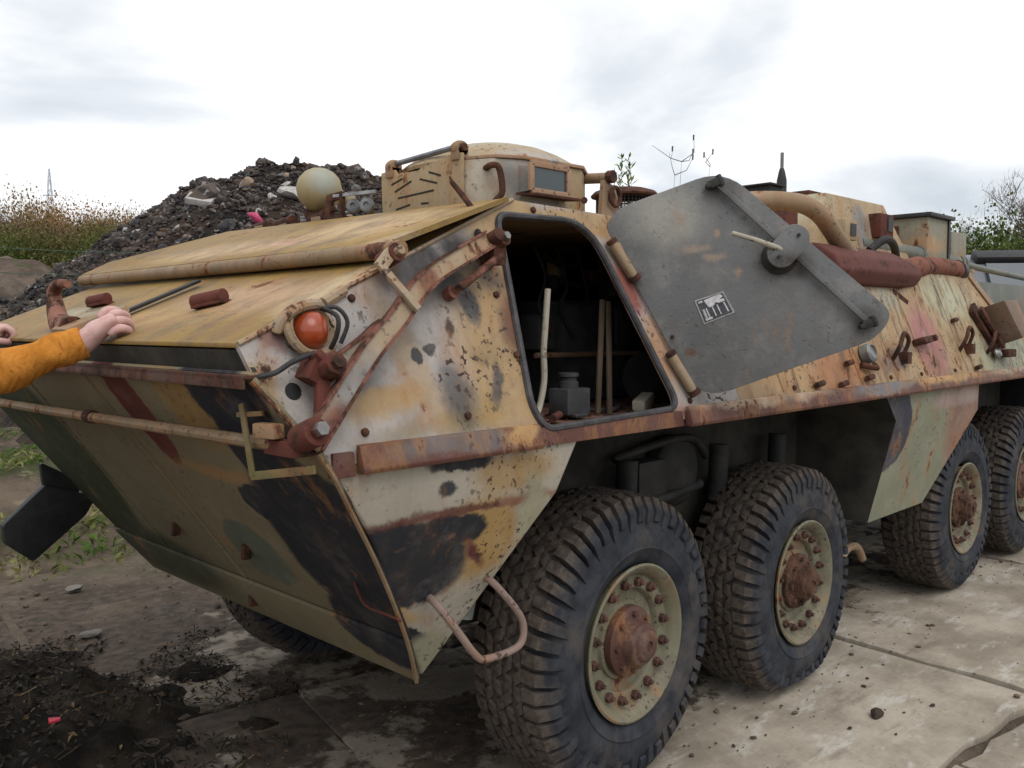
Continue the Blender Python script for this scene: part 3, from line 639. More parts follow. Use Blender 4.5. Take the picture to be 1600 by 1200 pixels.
    dome.obj('lens', M_lens, lamp, angle=40)
    MB().tube(curve([ctrp+SN*.0+uu*.033-ww*.07, ctrp+SN*.07+uu*.033-ww*.035, ctrp+SN*.092+uu*.033+ww*.01, ctrp+SN*.03+uu*.033+ww*.055], 5), .006, 8).obj('guard_bar', M_dark, lamp)
    pts = [ctrp+SN*.030+(uu*math.cos(t)*.070+ww*math.sin(t)*.066) for t in [math.radians(d) for d in range(165, 330, 11)]]
    MB().tube(pts, [.006]+[.011]*(len(pts)-2)+[.006], 8).obj('guard_ring', M_tube, lamp)
    MB().tube(curve([ctrp+SN*.01+uu*-.088+ww*-.004, ctrp+SN*.028+uu*-.082+ww*.022, ctrp+SN*.04+uu*-.055+ww*.042, ctrp+SN*.04+uu*-.02+ww*.056, ctrp+SN*.035+uu*.02+ww*.062, ctrp+SN*.01+uu*.05+ww*.06], 5), [.008]+[.014]*24+[.008], 10).obj('guard_hood', M_arm, lamp)
    MB().tube(curve([ctrp+SN*.03+uu*.035+ww*.052, ctrp+SN*.045+uu*.072+ww*.05, ctrp+SN*.045+uu*.094+ww*.012, ctrp+SN*.02+uu*.078-ww*.035], 5), .0055, 8).obj('cable', M_rubber, lamp)
    MB().tube([S(-1.34, 1.765, .004), S(-1.27, 1.80, .004)], .016, 8).obj('cleat', M_arm, apc)
    # flat seam ridge in the front part of the plate
    # step stirrup under the sponson
    MB().tube(curve([(-.985, -1.10, .93), (-.99, -1.145, .915), (-.93, -1.16, .83), (-.865, -1.165, .745), (-.82, -1.165, .722), (-.70, -1.165, .722), (-.665, -1.165, .755), (-.675, -1.16, .82), (-.76, -1.145, .925), (-.765, -1.10, .945)], 4), .0115, 10).obj('step', paint('step_paint', (.24, .17, .145), [], rust=.5, chips=.8), apc)
    MB().cyl((-.72, -.98, 1.02), (-.78, -.98, .80), .055, 16).obj('shock_absorber', M_sage, apc)
    # glacis furniture
    for (x, y, dx, dy) in ((-1.38, -.52, .045, -.10), (-1.33, .42, .03, -.09)):
        p = GL(x, y, .022); q = GL(x+dx, y+dy, .022)
        t = MB(); t.cyl(p, q, .022, 14); t.bar(GL(x, y, .006), GL(x+dx, y+dy, .006), .05, .01, (0, 0, 1)); t.obj('hinge_barrel', M_oxide, apc, bevel=.002)
    MB().bar(GL(-1.50, -.10, .012), GL(-1.17, -.12, .018), .045, .01, (0, 0, 1)).obj('strap', M_dark, apc, bevel=.002)
    hk = curve([(-1.53, .05, 1.700), (-1.52, .17, 1.712), (-1.51, .245, 1.735), (-1.50, .30, 1.785), (-1.50, .31, 1.828), (-1.50, .265, 1.856), (-1.50, .175, 1.856)], 5)
    MB().tube(hk, [.045-.032*i/(len(hk)-1) for i in range(len(hk))], 14).obj('tow_hook', rusty('hook_rust', .5, (.26, .12, .085)), apc)
    MB().box((-1.53, .04, 1.70), (.10, .15, .05), Matrix.Rotation(-.395, 3, 'Y')).obj('hook_mount', M_pipe, apc, bevel=.015)
    MB().tube([(-1.50, .0, 1.725), (-1.44, -.16, 1.765)], [.022, .012], 10).obj('hook_latch', M_arm, apc)
    # rubber flap hanging off the far side of the bow
    MB().prism(rounded([(-1.274, 1.18, 1.015), (-1.451, 1.18, .86), (-1.447, 1.18, .779), (-1.336, 1.18, .679), (-1.108, 1.18, .852), (-1.057, 1.18, .933)], .012), (.0, .05, .0)).obj('mud_flap', M_black, apc, bevel=.008)
    MB().prism(rounded([(-1.292, 1.19, 1.115), (-1.20, 1.19, 1.06), (-1.12, 1.19, .99), (-1.15, 1.19, .92), (-1.28, 1.19, 1.0)], .02), (0, .03, 0)).obj('flap_bracket', M_black, apc, bevel=.005)
    MB().tube(curve([BW(-.98, .99, .002), BW(-.99, .93, .02), BW(-1.09, .92, .02), BW(-1.12, .90, .01)], 4), .004, 6).obj('wire', M_oxide, apc)
build_front_gear()

def build_cupola():
    plan = [(-.50, -.29), (-.50, -.74), (-.455, -.83), (-.36, -.875), (-.06, -.885), (.06, -.80), (.09, -.60), (.09, -.36), (.0, -.26), (-.3, -.24)]
    cu = MB(); cu.prism([(x, y, 2.10) for x, y in plan], (0, 0, .178)); cu = cu.obj('cupola', M_cup, apc, bevel=.006)
    # front plate with its slits drawn as dark bars, its top edge notched between two lugs
    fp = MB(); fp.prism([(-.503, -.285, 2.085), (-.503, -.280, 2.284), (-.503, -.36, 2.288), (-.503, -.375, 2.270), (-.503, -.50, 2.268), (-.503, -.53, 2.285), (-.503, -.735, 2.302), (-.503, -.735, 2.085)], (-.014, 0, 0)); fp.obj('front_plate', M_cup, cu, bevel=.004)
    sl = MB()
    for (y0, z0, y1, z1) in ((-.344, 2.233, -.41, 2.249), (-.363, 2.205, -.462, 2.234), (-.382, 2.18, -.587, 2.188), (-.37, 2.139, -.453, 2.15), (-.509, 2.236, -.605, 2.211), (-.56, 2.255, -.626, 2.235), (-.515, 2.148, -.558, 2.146)):
        sl.bar((-.5145, y0, z0), (-.5145, y1, z1), .007, .007, (0, 0, 1))
    sl.obj('slit', simple('slit_dark', (.022, .018, .013), .9), cu)
    for y, z in ((-.335, 2.30), (-.705, 2.318)):
        l = MB(); l.lathe([(.026, -.02), (.030, 0), (.026, .02)], (-.50, y, z), (0, 1, 0), 18); l.box((-.50, y, z-.02), (.05, .04, .04)); l.obj('lug', M_pipe, cu, bevel=.003)
    MB().cyl((-.50, -.34, 2.312), (-.50, -.69, 2.328), .010, 10).obj('torsion_rod', M_steel if False else simple('rod_steel', (.2, .21, .23), .4, .6), cu)
    MB().cyl((-.505, -.725, 2.32), (-.505, -.74, 2.32), .014, 6).obj('bolt', M_rust, cu)
    # domed lid with a rim
    prof = [(.44, 0), (.445, .012), (.42, .028), (.36, .056), (.28, .083), (.18, .104), (.08, .114), (.001, .116)]
    lid = MB().lathe(prof, (-.20, -.50, 2.276), (0, 0, 1), 48, False); 
    for q in lid.v: q.x = -.20+(q.x+.20)*.72; q.y = -.53+(q.y+.5)*.82
    lid = lid.obj('hatch_lid', M_cup, cu, angle=50)
    pr = [(x*1.03+.006, y*1.012-.006, 2.274) for x, y in plan[1:-1]]
    rm_ = MB(); rm_.prism([(x, y, 2.2785) for x, y in [(-.49, -.31), (-.495, -.745), (-.45, -.838), (-.36, -.886), (-.06, -.896), (.07, -.806), (.10, -.60), (.10, -.36)]], (0, 0, .012)); rm_.obj('top_rim', M_frame, cu, bevel=.003)
    # periscope housing and window
    ph = MB(); ph.prism([(-.375, -.85, 2.165), (-.375, -.85, 2.258), (-.185, -.85, 2.258), (-.185, -.85, 2.165)], (0, -.075, 0)); ph = ph.obj('periscope_housing', M_cup, cu, bevel=.005)
    fr = MB()
    for a, b in (((-.375, 2.258), (-.185, 2.258)), ((-.185, 2.258), (-.185, 2.165)), ((-.185, 2.165), (-.375, 2.165)), ((-.375, 2.165), (-.375, 2.258))):
        fr.bar((a[0], -.928, a[1]), (b[0], -.928, b[1]), .014, .022, (0, 0, 1) if a[1] == b[1] else (1, 0, 0))
    fr.obj('window_frame', M_frame, cu, bevel=.003)
    MB().box((-.28, -.925, 2.2115), (.17, .004, .075)).obj('window_pane', M_periscope, cu)
    MB().prism([(-.40, -.88, 2.153), (-.15, -.88, 2.153), (-.145, -.965, 2.146), (-.385, -.965, 2.146)], (0, 0, .008)).obj('sill_plate', M_rust, cu)
    MB().cyl((-.145, -.97, 2.15), (-.135, -.96, 2.15), .012, 8).obj('bolt', M_rust, cu)
    # grab loop
    MB().tube(curve([(-.46, -.79, 2.245), (-.485, -.85, 2.247), (-.475, -.875, 2.235), (-.465, -.88, 2.16), (-.475, -.86, 2.13), (-.44, -.80, 2.12)], 5), .011, 10).obj('grab_handle', M_rust, cu)
    # lid hinge with eye plates
    hp = []
    for k in range(20): pass
    eye = MB()
    pl = [(.02, -.925, 2.245), (.085, -.92, 2.23), (.115, -.92, 2.18), (.105, -.925, 2.10), (.03, -.95, 2.085), (-.02, -.945, 2.11)]
    filled('hinge_eye', [[V(p) for p in pl], [V((.065+.022*math.cos(t), -.9255, 2.185+.03*math.sin(t))) for t in [2*math.pi*k/14 for k in range(14)]]], M_pipe, cu, .018, (0, -1, 0))
    MB().tube([(.065+.027*math.cos(t), -.944, 2.185+.035*math.sin(t)) for t in [2*math.pi*k/18 for k in range(19)]], .008, 8, False).obj('ring', M_rust, cu)
    MB().cyl((.05, -.93, 2.255), (.0, -.60, 2.275), .020, 12).obj('lid_hinge', M_pipe, cu)
    MB().cyl((.052, -.945, 2.258), (.05, -.92, 2.258), .024, 10).obj('bolt', M_rust, cu)
    MB().tube([(.10, -.88, 2.09), (.02, -.60, 2.10)], .03, 10).obj('hinge_boss', M_pipe, cu)
build_cupola()

for x_, z_ in [(-1.30, 1.445), (-.95, 1.46), (-.72, 1.80), (-.70, 1.62), (.12, 1.435), (.9, 1.44), (1.9, 1.44), (2.3, 1.44), (2.8, 1.44), (-.45, 2.085), (.28, 2.05), (-1.0, 1.96), (-1.25, 1.78)]:
    MB().lathe([(.011, 0), (.011, .007), (.007, .010), (.001, .010)], S(x_, z_, 0), SN, 8).obj('bolt', M_rust, apc)

def build_roof_gear():
    # searchlight: back of a round lamp on its bracket
    sp = empty('searchlight', (-.44, .2, 2.1), apc)
    def P(x, y, z): return (x, y, z)
    c = V((-.04, .0, .178)); ax = V((-.80, .25, .22)).normalized()
    body = MB().lathe([(.001, .092), (.03, .087), (.058, .071), (.08, .045), (.091, .012), (.093, -.01), (.088, -.038), (.072, -.066), (.05, -.082), (.034, -.09), (.027, -.105), (.024, -.13), (.018, -.15)], c, ax, 36, False)
    body.obj('lamp_body', M_lamp, sp)
    MB().sphere(c-ax*.135, .030, 12, 8).obj('lamp_neck', M_lamp, sp)
    b = MB(); b.bar((-.07, -.10, .02), (-.06, -.12, .14), .02, .03); b.bar((-.06, -.05, .05), (-.06, -.22, .035), .03, .03); b.bar((-.06, -.19, .0), (-.06, -.20, .14), .02, .02); b.bar((-.06, .08, .0), (-.05, .05, .10), .02, .03); b.bar((-.05, .06, .075), (-.06, -.14, .085), .018, .02); b.bar((-.055, -.11, .13), (-.055, -.2, .135), .02, .03)
    b.obj('lamp_bracket', M_rust, sp, bevel=.003)
    for (x, y, z, l) in ((-.06, -.27, .085, .05), (-.06, -.36, .08, .05)):
        MB().lathe([(.016, -.03), (.028, -.02), (.028, .0), (.022, .004), (.012, .004), (.010, -.004), (.001, -.004)], (x, y, z), (-.8, -.5, .1), 18).obj('connector', M_steel if l < .05 else simple('zinc', (.17, .172, .175), .6, .3), sp)
    MB().bar((-.06, -.14, .135), (-.06, -.42, .125), .012, .012).obj('rail', simple('grey_rail', (.3, .31, .33), .5, .3), sp)
    # hinge row on the roof front edge
    for (y, s) in ((.62, 1), (.42, 1.1), (.16, 1)):
        h = MB(); h.cyl((-.50, y+.07, 2.15), (-.50, y-.05, 2.16), .024*s, 12); h.bar((-.52, y+.05, 2.11), (-.45, y+.05, 2.14), .04, .05); h.bar((-.52, y-.04, 2.11), (-.45, y-.04, 2.15), .03, .06)
        h.obj('roof_hinge', M_rust, apc, bevel=.003)
        MB().box((-.49, y-.0, 2.13), (.07, .07, .06)).obj('hinge_block', M_pipe, apc, bevel=.004)
    MB().cyl((-.52, .28, 2.15), (-.50, .27, 2.15), .022, 12).obj('pipe_end', M_steel, apc)
    # ventilator
    ve = empty('ventilator', (.953, -.30, 2.07), apc)
    MB().lathe([(.13, 0), (.13, .16), (.125, .165)], (0, 0, 0), (0, 0, 1), 32).obj('ventilator_drum', M_dark, ve)
    MB().lathe([(.001, .305), (.10, .303), (.15, .288), (.168, .270), (.165, .262), (.10, .262)], (0, 0, 0), (0, 0, 1), 32, False).obj('ventilator_cap', M_rust, ve)
    me = MB()
    for k in range(48):
        t = 2*math.pi*k/48; me.cyl((.14*math.cos(t), .14*math.sin(t), .15), (.14*math.cos(t), .14*math.sin(t), .268), .0025, 4)
    for z in [.17+.014*i for i in range(8)]:
        me.tube([(.14*math.cos(2*math.pi*k/24), .14*math.sin(2*math.pi*k/24), z) for k in range(25)], .0025, 4, False)
    me.obj('ventilator_mesh', M_dark, ve)
    # antenna
    an = empty('antenna', (2.14, -.5, 2.06), apc)
    MB().lathe([(.05, 0), (.05, .02), (.026, .03), (.028, .46), (.018, .51), (.012, .53)], (0, 0, 0), (0, 0, 1), 16).obj('antenna_base', M_black, an)
    MB().cyl((0, 0, .52), (.02, .01, .62), .010, 8).obj('antenna_rod', M_sage, an)
    bx = MB(); bx.box((1.93, -.5, 2.42), (.14, .16, .085)); bx.box((1.93, -.5, 2.466), (.17, .19, .012)); bx.box((1.93, -.5, 2.372), (.17, .19, .014)); bx.obj('roof_box', M_dark, apc, bevel=.004)
    MB().box((1.90, -.45, 2.215), (.3, .4, .30)).obj('roof_locker', M_oxide, apc, bevel=.006)
    # exhaust: pipe arching down the side, muffler, tail pipe
    MB().tube(curve([(1.05, -.62, 2.22), (1.20, -.80, 2.285), (1.42, -.95, 2.29), (1.58, -1.0, 2.245), (1.78, -1.0, 2.14), (2.08, -1.0, 1.985)], 7), .045, 16, False).obj('exhaust_stack', M_pipe, apc)
    MB().tube([(2.05, -.999, 2.0), (2.081, -1.0003, 1.9845)], .038, 14).obj('pipe_mouth', M_black, apc)
    mu = MB()
    sec = [(-.86, 2.105), (-1.0, 2.105), (-1.10, 2.045), (-1.135, 1.975), (-1.10, 1.905), (-.99, 1.885), (-.86, 1.90)]; k = len(sec)
    vs = []
    for x, sc in ((1.55, 1), (2.42, 1), (2.62, .80), (2.74, .5)): vs += [V((x, -1.0+(y+1.0)*sc, 1.99+(z-1.99)*sc)) for y, z in sec]
    mu.add(vs, [(i*k+j, i*k+k+j, i*k+k+(j+1) % k, i*k+(j+1) % k) for i in range(3) for j in range(k)]+[tuple(range(k)), tuple(reversed(range(3*k, 4*k)))])
    mu.obj('muffler', M_muff, apc, bevel=.018, seg=3)
    MB().tube(curve([(2.62, -1.0, 1.985), (2.80, -1.0, 2.03), (3.05, -1.0, 2.05), (3.30, -1.0, 2.05), (3.50, -1.0, 2.045)], 5), [.062, .066, .068, .068, .068, .068, .066, .06, .058]+[.06]*12, 16).obj('tail_pipe', rusty('tail_pipe_rust', .35, (.19, .075, .05)), apc)
    MB().tube([(3.47, -1.0, 2.046), (3.56, -1.0, 2.04)], [.066, .056], 14).obj('pipe_mouth', M_black, apc)
    MB().bar((2.3, -1.06, 1.88), (2.45, -1.08, 1.82), .05, .03).obj('muffler_bracket', M_rust, apc, bevel=.003)
    # gun barrel laid along the roof edge
    MB().tube([(2.9, -.60, 2.205), (4.0, -.60, 2.185), (4.72, -.60, 2.165), (4.74, -.60, 2.163), (6.6, -.60, 2.10)], [.055, .055, .052, .026, .022], 14).obj('gun_barrel', M_sage, apc)
    for x in (3.9, 4.68, 4.75): MB().lathe([(.04, -.02), (.062, -.02), (.062, .02), (.04, .02)], (x, -.60, 2.188-(x-3.9)*.03), (1, 0, -.03), 16, False).obj('barrel_collar', M_sage, apc)
    MB().bar((4.55, -.62, 1.98), (4.68, -.62, 2.12), .05, .05).obj('barrel_rest', M_rust, apc, bevel=.004)
    # turret
    tu = empty('turret', (2.9, -.05, 2.05), apc)
    b = [(-.75, -.62), (.78, -.62), (.95, -.25), (.95, .35), (.4, .62), (-.7, .62)]; t = [(-.42, -.55), (.40, -.55), (.60, -.2), (.60, .25), (.3, .48), (-.45, .48)]
    n = 6; vs = [V((x, y, .02)) for x, y in b]+[V((x, y, .43)) for x, y in t]
    m = MB(); m.add(vs, [tuple(reversed(range(n))), tuple(range(n, 2*n))]+[(i, (i+1) % n, n+(i+1) % n, n+i) for i in range(n)]); m.obj('turret_body', M_box, tu, bevel=.012)
    MB().box((-.25, -.30, .44), (.35, .3, .03)).obj('turret_hatch', M_rust, tu, bevel=.008)
    s = MB(); s.box((.24, -.60, .275), (.20, .09, .15)); s.obj('sight_housing', M_oxide, tu, bevel=.008)
    MB().box((.28, -.648, .285), (.075, .006, .09)).obj('sight_glass', M_black, tu)
    MB().box((-.42, -.66, .20), (.16, .10, .12)).obj('sight_housing', M_box, tu, bevel=.01)
    MB().box((-.40, -.712, .20), (.07, .006, .07)).obj('sight_glass', M_black, tu)
    MB().tube(curve([(-.1, -.68, .10), (.02, -.72, .17), (.15, -.72, .15), (.3, -.68, .08)], 6), .025, 10).obj('turret_hose', M_dark, tu)
    # stowage bins behind the turret
    for (x, y, sx, sy, h, lid) in ((4.12, -.46, .42, .40, .33, True), (4.62, -.45, .32, .36, .27, False)):
        z0 = 2.0 if x > 3.6 else 2.05
        bn = MB(); bn.box((x, y, z0+.12+h/2), (sx, sy, h)); bn = bn.obj('stowage_bin', M_bin, apc, bevel=.006)
        MB().box((x, y, z0+.06), (sx+.1, sy+.1, .12)).obj('bin_base', M_bin, bn, bevel=.004)
        if lid: MB().box((x, y, z0+.12+h+.0155), (sx+.06, sy+.06, .028)).obj('bin_lid', M_black, bn, bevel=.004)
        MB().box((x-sx/2-.01, y+.03, z0+.36), (.02, .06, .08)).obj('bin_latch', M_oxide, bn, bevel=.003)
    MB().bar((4.30, -.666, 2.12), (4.30, -.666, 2.45), .012, .03, (1, 0, 0)).obj('strap', M_black, apc)
    # fittings on the rear side plate
    for (x, z, kind) in ((2.42, 1.60, 'lug'), (2.06, 1.575, 'clip'), (1.66, 1.555, 'cap'), (3.05, 1.60, 'clip'), (3.02, 1.72, 'bolt'), (1.62, 1.445, 'pin'), (1.33, 1.43, 'pin'), (1.10, 1.44, 'pin'), (3.15, 1.44, 'pin'), (3.5, 1.57, 'clip'), (1.45, 1.52, 'pin')):
        m = MB()
        if kind == 'lug':
            m.bar(S(x-.10, z, .03), S(x+.10, z+.012, .03), .035, .05, SN); m.cyl(S(x-.08, z, .0), S(x-.08, z, .07), .018, 8); m.cyl(S(x+.08, z+.01, .0), S(x+.08, z+.01, .07), .018, 8); m.obj('lashing_lug', M_rust, apc, bevel=.003)
        elif kind == 'clip':
            m.tube(curve([S(x-.06, z-.05, .0), S(x-.07, z, .06), S(x, z+.06, .075), S(x+.06, z+.02, .06), S(x+.05, z-.05, .0)], 4), .011, 8); m.box(S(x+.05, z-.05, .02), (.05, .05, .06)); m.obj('spring_clip', M_rust, apc)
        elif kind == 'cap':
            m.lathe([(.03, 0), (.048, .01), (.048, .05), (.036, .06), (.034, .052), (.001, .052)], S(x, z, .0), SN, 20); o = m.obj('filler_cap', simple('zinc_cap', (.20, .205, .20), .5, .4), apc)
            MB().tube([S(x-.07, z-.045, .01), S(x+.0, z-.075, .05), S(x+.08, z-.05, .01)], .014, 8).obj('cap_bracket', M_rust, apc)
        else:
            m.cyl(S(x-.03, z-.003, .02), S(x+.035, z+.004, .02), .014, 8); m.cyl(S(x, z, 0), S(x, z, .03), .012, 8); m.obj('pin', M_rust, apc)
    # ribs of weld on the rear side
    for x in (.75, 1.50, 1.62, 2.33, 2.95):
        MB().tube([S(x+.06, 1.43, .0), S(x-.02, 2.02, .0)], .006, 6).obj('weld_seam', M_rear, apc)
    # bracket box on the tail (rusty stand-off with a box)
    k = MB(); k.bar(S(3.40, 1.80, .02), S(3.62, 1.52, .02), .10, .03, SN); k.bar(S(3.42, 1.78, .06), S(3.60, 1.54, .06), .05, .02, SN); k.obj('box_bracket', M_rust, apc, bevel=.004)
    k = MB(); k.prism([S(3.50, 1.79, .05), S(3.76, 1.80, .05), S(3.84, 1.585, .05), S(3.60, 1.555, .05)], SN*.13); k = k.obj('fitting_box', paint('fitting_box_paint', (.145, .092, .062), [], rust=.5, chips=.6, grime=.6), apc, bevel=.01)
    MB().lathe([(.03, 0), (.034, .012), (.02, .03)], S(3.50, 1.505, .03), SN, 12).obj('plug', M_steel, apc)
    MB().box(S(3.68, 1.50, .05), (.16, .05, .05)).obj('hook_plate', M_rust, apc, bevel=.006)
build_roof_gear()

# ------------------------------------------------------------------ wheels
def tyre_material():
    b = NB('muddy_rubber'); P = b.obj()
    sx = b.n('ShaderNodeSeparateXYZ'); b.l(P, sx.inputs[0])
    cb = b.n('ShaderNodeCombineXYZ'); b.l(sx.outputs[0], cb.inputs[0]); b.l(sx.outputs[2], cb.inputs[2])
    r = b.vmath('LENGTH', cb.outputs[0])
    n = b.noise(b.P(), 9, 8, .68); n2 = b.noise(b.P(), 2.4, 5, .6); n3 = b.noise(b.P(), 40, 4, .6)
    base = b.mix(b.ramp(n, .35, .7), (.017, .019, .026), (.042, .046, .056))
    mud = b.mix(b.ramp(n3, .35, .65), (.046, .036, .029), (.098, .076, .060))
    k = b.math('ADD', b.ramp(r, .43, .545, -.12, .40), b.math('ADD', b.math('MULTIPLY', n, .7), b.math('MULTIPLY', n2, .45)))
    col = b.mix(b.ramp(k, .72, .95, 0, .92), base, mud)
    col = b.mix(b.ramp(b.noise(b.P(), 5, 6, .7), .46, .68, 0, .6), col, (.088, .075, .064))
    b.bump(b.math('ADD', b.math('MULTIPLY', n, .8), b.math('MULTIPLY', n3, .3)), .4, .008)
    return b.fin(col, .8, 0, .25)
M_tyre = tyre_material()
M_rim = paint('rim_paint', (.165, .158, .105), [], rust=.45, chips=.8, grime=.9, local=False, bump=.2, vary=.25)
M_hub = paint('hub_rust', (.085, .038, .029), [], rust=.5, chips=.5, grime=.3, bump=.5)
M_mudhub = simple('mud_caked_rust', (.085, .042, .026), .95, 0, .5, 14, .9, local=False, d2=.02)
M_nut = simple('nut_rust', (.075, .035, .026), .8, 0, .45, 12, .4, local=False)

def tyre_mesh(flat, seed, rad=.545, cz=.545):
    rr = random.Random(seed); W = .168; m = MB(); C = rad-.019
    prof = [(.262, -W+.045), (.285, -W+.018), (.32, -W-.004), (.345, -W-.013), (.350, -W-.017), (.356, -W-.013), (.385, -W-.014), (.42, -W-.008), (.47, -W+.014), (.50, -W+.040), (C-.006, -W+.062), (C+.003, -.05), (C+.003, .05), (C-.006, W-.062), (.50, W-.040), (.47, W-.014), (.42, W+.008), (.37, W+.014), (.32, W+.004), (.285, W-.018), (.262, W-.045)]
    m.lathe(prof, (0, 0, 0), (0, 1, 0), 72, False)
    def block(t0, t1, pts_lo, pts_hi, skew=0):
        """quad block between angles: pts = [(r,y),...] profile strip, lower and upper"""
        k = len(pts_lo); vs = []
        for prof_, sh in ((pts_lo, 0), (pts_hi, .0)):
            for j, (r, y) in enumerate(prof_):
                for t in (t0, t1):
                    ins = .0 if prof_ is pts_lo else .07*(t1-t0)*(1 if t == t0 else -1)
                    a = t+ins+skew*(j/(max(1, k-1))-.5)
                    vs.append(V((r*math.cos(a), y, r*math.sin(a))))
        fs = []
        o = 2*k
        for j in range(k-1):
            fs += [(o+2*j, o+2*j+1, o+2*j+3, o+2*j+2), (2*j, o+2*j, o+2*j+2, 2*j+2), (2*j+1, 2*j+3, o+2*j+3, o+2*j+1)]
        fs += [(0, 1, o+1, o), (2*k-2, o+2*k-2, o+2*k-1, 2*k-1)]
        m.add(vs, fs)
    NS = 54
    for s in (-1, 1):
        for i in range(NS):
            t = 2*math.pi*(i+(.25 if s > 0 else 0))/NS; dt = 2*math.pi/NS*.36*rr.uniform(.9, 1.1); h = rr.uniform(-.003, .002); long = .418 if i % 2 == 0 else .448
            lo = [(long-.004, s*(W+.000)), (.48, s*(W-.010)), (C-.016, s*(W-.052)), (C-.004, s*.092)]
            hi = [(long+.002, s*(W+.010)), (.484, s*(W+.007)), (rad-.010+h, s*(W-.026)), (rad-.001+h, s*.091)]
            block(t-dt, t+dt, lo, hi, .05*s)
    NC = 58
    for row in range(4):                                     # four close rows of small staggered blocks between the shoulders
        y0 = -.088+.0445*row
        for i in range(NC):
            t = 2*math.pi*(i+.5*(row % 2))/NC; dt = 2*math.pi/NC*.43; wy = .004*math.sin(i*2.1+row); h = rr.uniform(-.003, .001)
            block(t-dt, t+dt, [(C-.012, y0+.001+wy), (C-.012, y0+.021+wy), (C-.012, y0+.0425+wy)], [(rad-.004+h, y0+.004+wy), (rad+.000+h, y0+.021+wy), (rad-.004+h, y0+.0395+wy)], .05*(1 if (i+row) % 2 else -1))
    # press the contact patch flat
    for v in m.v:
        g = -cz+.004
        if v.z < g+flat:
            d = (g+flat-v.z); v.z = g+flat-d*(.25 if flat else .12) if v.z > g-.2 else v.z
            if v.z < g: v.z = g+rr.uniform(0, .003)
            v.y *= 1+d*1.3
            v.x *= 1+d*.3
    return m.mesh('tyre', M_tyre, smooth=True, angle=28)
def rim_mesh():
    m = MB(); f = -.163
    prof = [(.262, .10), (.262, f+.02), (.276, f+.004), (.290, f-.004), (.292, f-.012), (.284, f-.016), (.272, f-.010), (.262, f+.002), (.252, f+.010), (.248, f+.024), (.243, f+.030), (.196, f+.033), (.190, f+.040), (.186, f+.056), (.150, f+.060), (.145, f+.048), (.132, f+.046), (.10, f+.046)]
    m.lathe(prof, (0, 0, 0), (0, 1, 0), 56, False); return m.mesh('rim', M_rim, angle=40)
def hub_mesh(caked):
    f = -.163; m = MB()
    m.lathe([(.132, f+.06), (.130, f+.018), (.120, f+.010), (.088, f+.006), (.082, f+.0), (.080, f-.034), (.072, f-.044), (.060, f-.046), (.056, f-.058), (.050, f-.062), (.020, f-.064), (.018, f-.056), (.001, f-.056)], (0, 0, 0), (0, 1, 0), 32, False)
    for k in range(8):
        t = 2*math.pi*k/8; m.lathe([(.011, 0), (.011, .016)], (.106*math.cos(t), f+.010, .106*math.sin(t)), (0, -1, 0), 6)
    if caked:
        for v in m.v: v += V(noise.noise_vector(v*22))*.012; v.y += .008
    return m.mesh('hub', M_mudhub if caked else M_hub, angle=45)
def nut_mesh():
    m = MB(); m.lathe([(.0185, 0), (.0185, .018), (.015, .021)], (0, 0, 0), (0, -1, 0), 6); m.lathe([(.0095, .02), (.009, .034)], (0, 0, 0), (0, -1, 0), 8); return m.mesh('nut', M_nut)
def build_wheels():
    T0, T1 = tyre_mesh(.012, 3, .545, .545), tyre_mesh(.05, 4, .543, .50)
    rm, nm = rim_mesh(), nut_mesh(); h0, h1 = hub_mesh(False), hub_mesh(True)
    axle = MB()
    for s in (-1, 1):
        for X, Z, flat, caked in ((-.01, .545, 0, 0), (1.29, .50, 1, 1), (3.46, .53, 0, 1), (4.765, .535, 0, 0)):
            w = empty('wheel', (X, s*.935, Z), apc, 0 if s < 0 else math.pi)
            if s < 0 and X < 2: w.rotation_euler[2] = .03
            t = link('tyre', T1 if flat else T0, w)
            if not flat: t.rotation_euler = (0, 0, 0); t.location.z = .545-Z
            link('rim', rm, w); link('hub', h1 if caked else h0, w)
            for k in range(16):
                a = 2*math.pi*(k+.4)/16
                n = link('nut', nm, w); n.location = (.217*math.cos(a), -.1305, .217*math.sin(a)); n.rotation_euler = (0, R.uniform(0, 1), 0)
    for X, Z in ((-.01, .545), (1.29, .5), (3.46, .53), (4.765, .535)):
        a = MB(); a.cyl((X, -.80, Z), (X, .80, Z), .07, 14); a.sphere((X, 0, Z), .17, 16, 10); a.obj('axle', M_dark, apc)
    # running gear above the front axles
    g = MB(); g.lathe([(.16, 0), (.16, .06), (.13, .08), (.05, .09)], (.72, -.72, 1.06), (0, -1, 0), 24); g.box((.50, -.76, 1.05), (.20, .1, .16)); g.tube(curve([(.3, -.75, 1.15), (.55, -.8, 1.2), (.8, -.8, 1.2), (.95, -.78, 1.1)], 5), .02, 8); g.tube(curve([(.2, -.72, 1.0), (.5, -.8, .96), (.9, -.78, .98)], 5), .025, 8)
    g.obj('steering_gear', M_dark, apc, bevel=.01)
    for x in (-.25, .3, 1.0, 1.55): MB().cyl((x, -.80, .62), (x+.03, -.80, 1.15), .045, 12).obj('shock_absorber', M_dark, apc)
    MB().tube(curve([(1.85, -1.0, .42), (2.0, -.98, .50), (2.2, -.95, .48), (2.35, -.92, .38)], 5), .022, 10).obj('tow_pipe', M_pipe, apc)
build_wheels()

# ------------------------------------------------------------------ ground and pavement
F2 = V((math.cos(.7823), math.sin(.7823), 0)); R2 = V((math.sin(.7823), -math.cos(.7823), 0))
def at(u, d, z=0.0):                              # lateral offset and distance ahead of the viewpoint, metres
    p = CAM+F2*d+R2*u; return V((p.x, p.y, z))

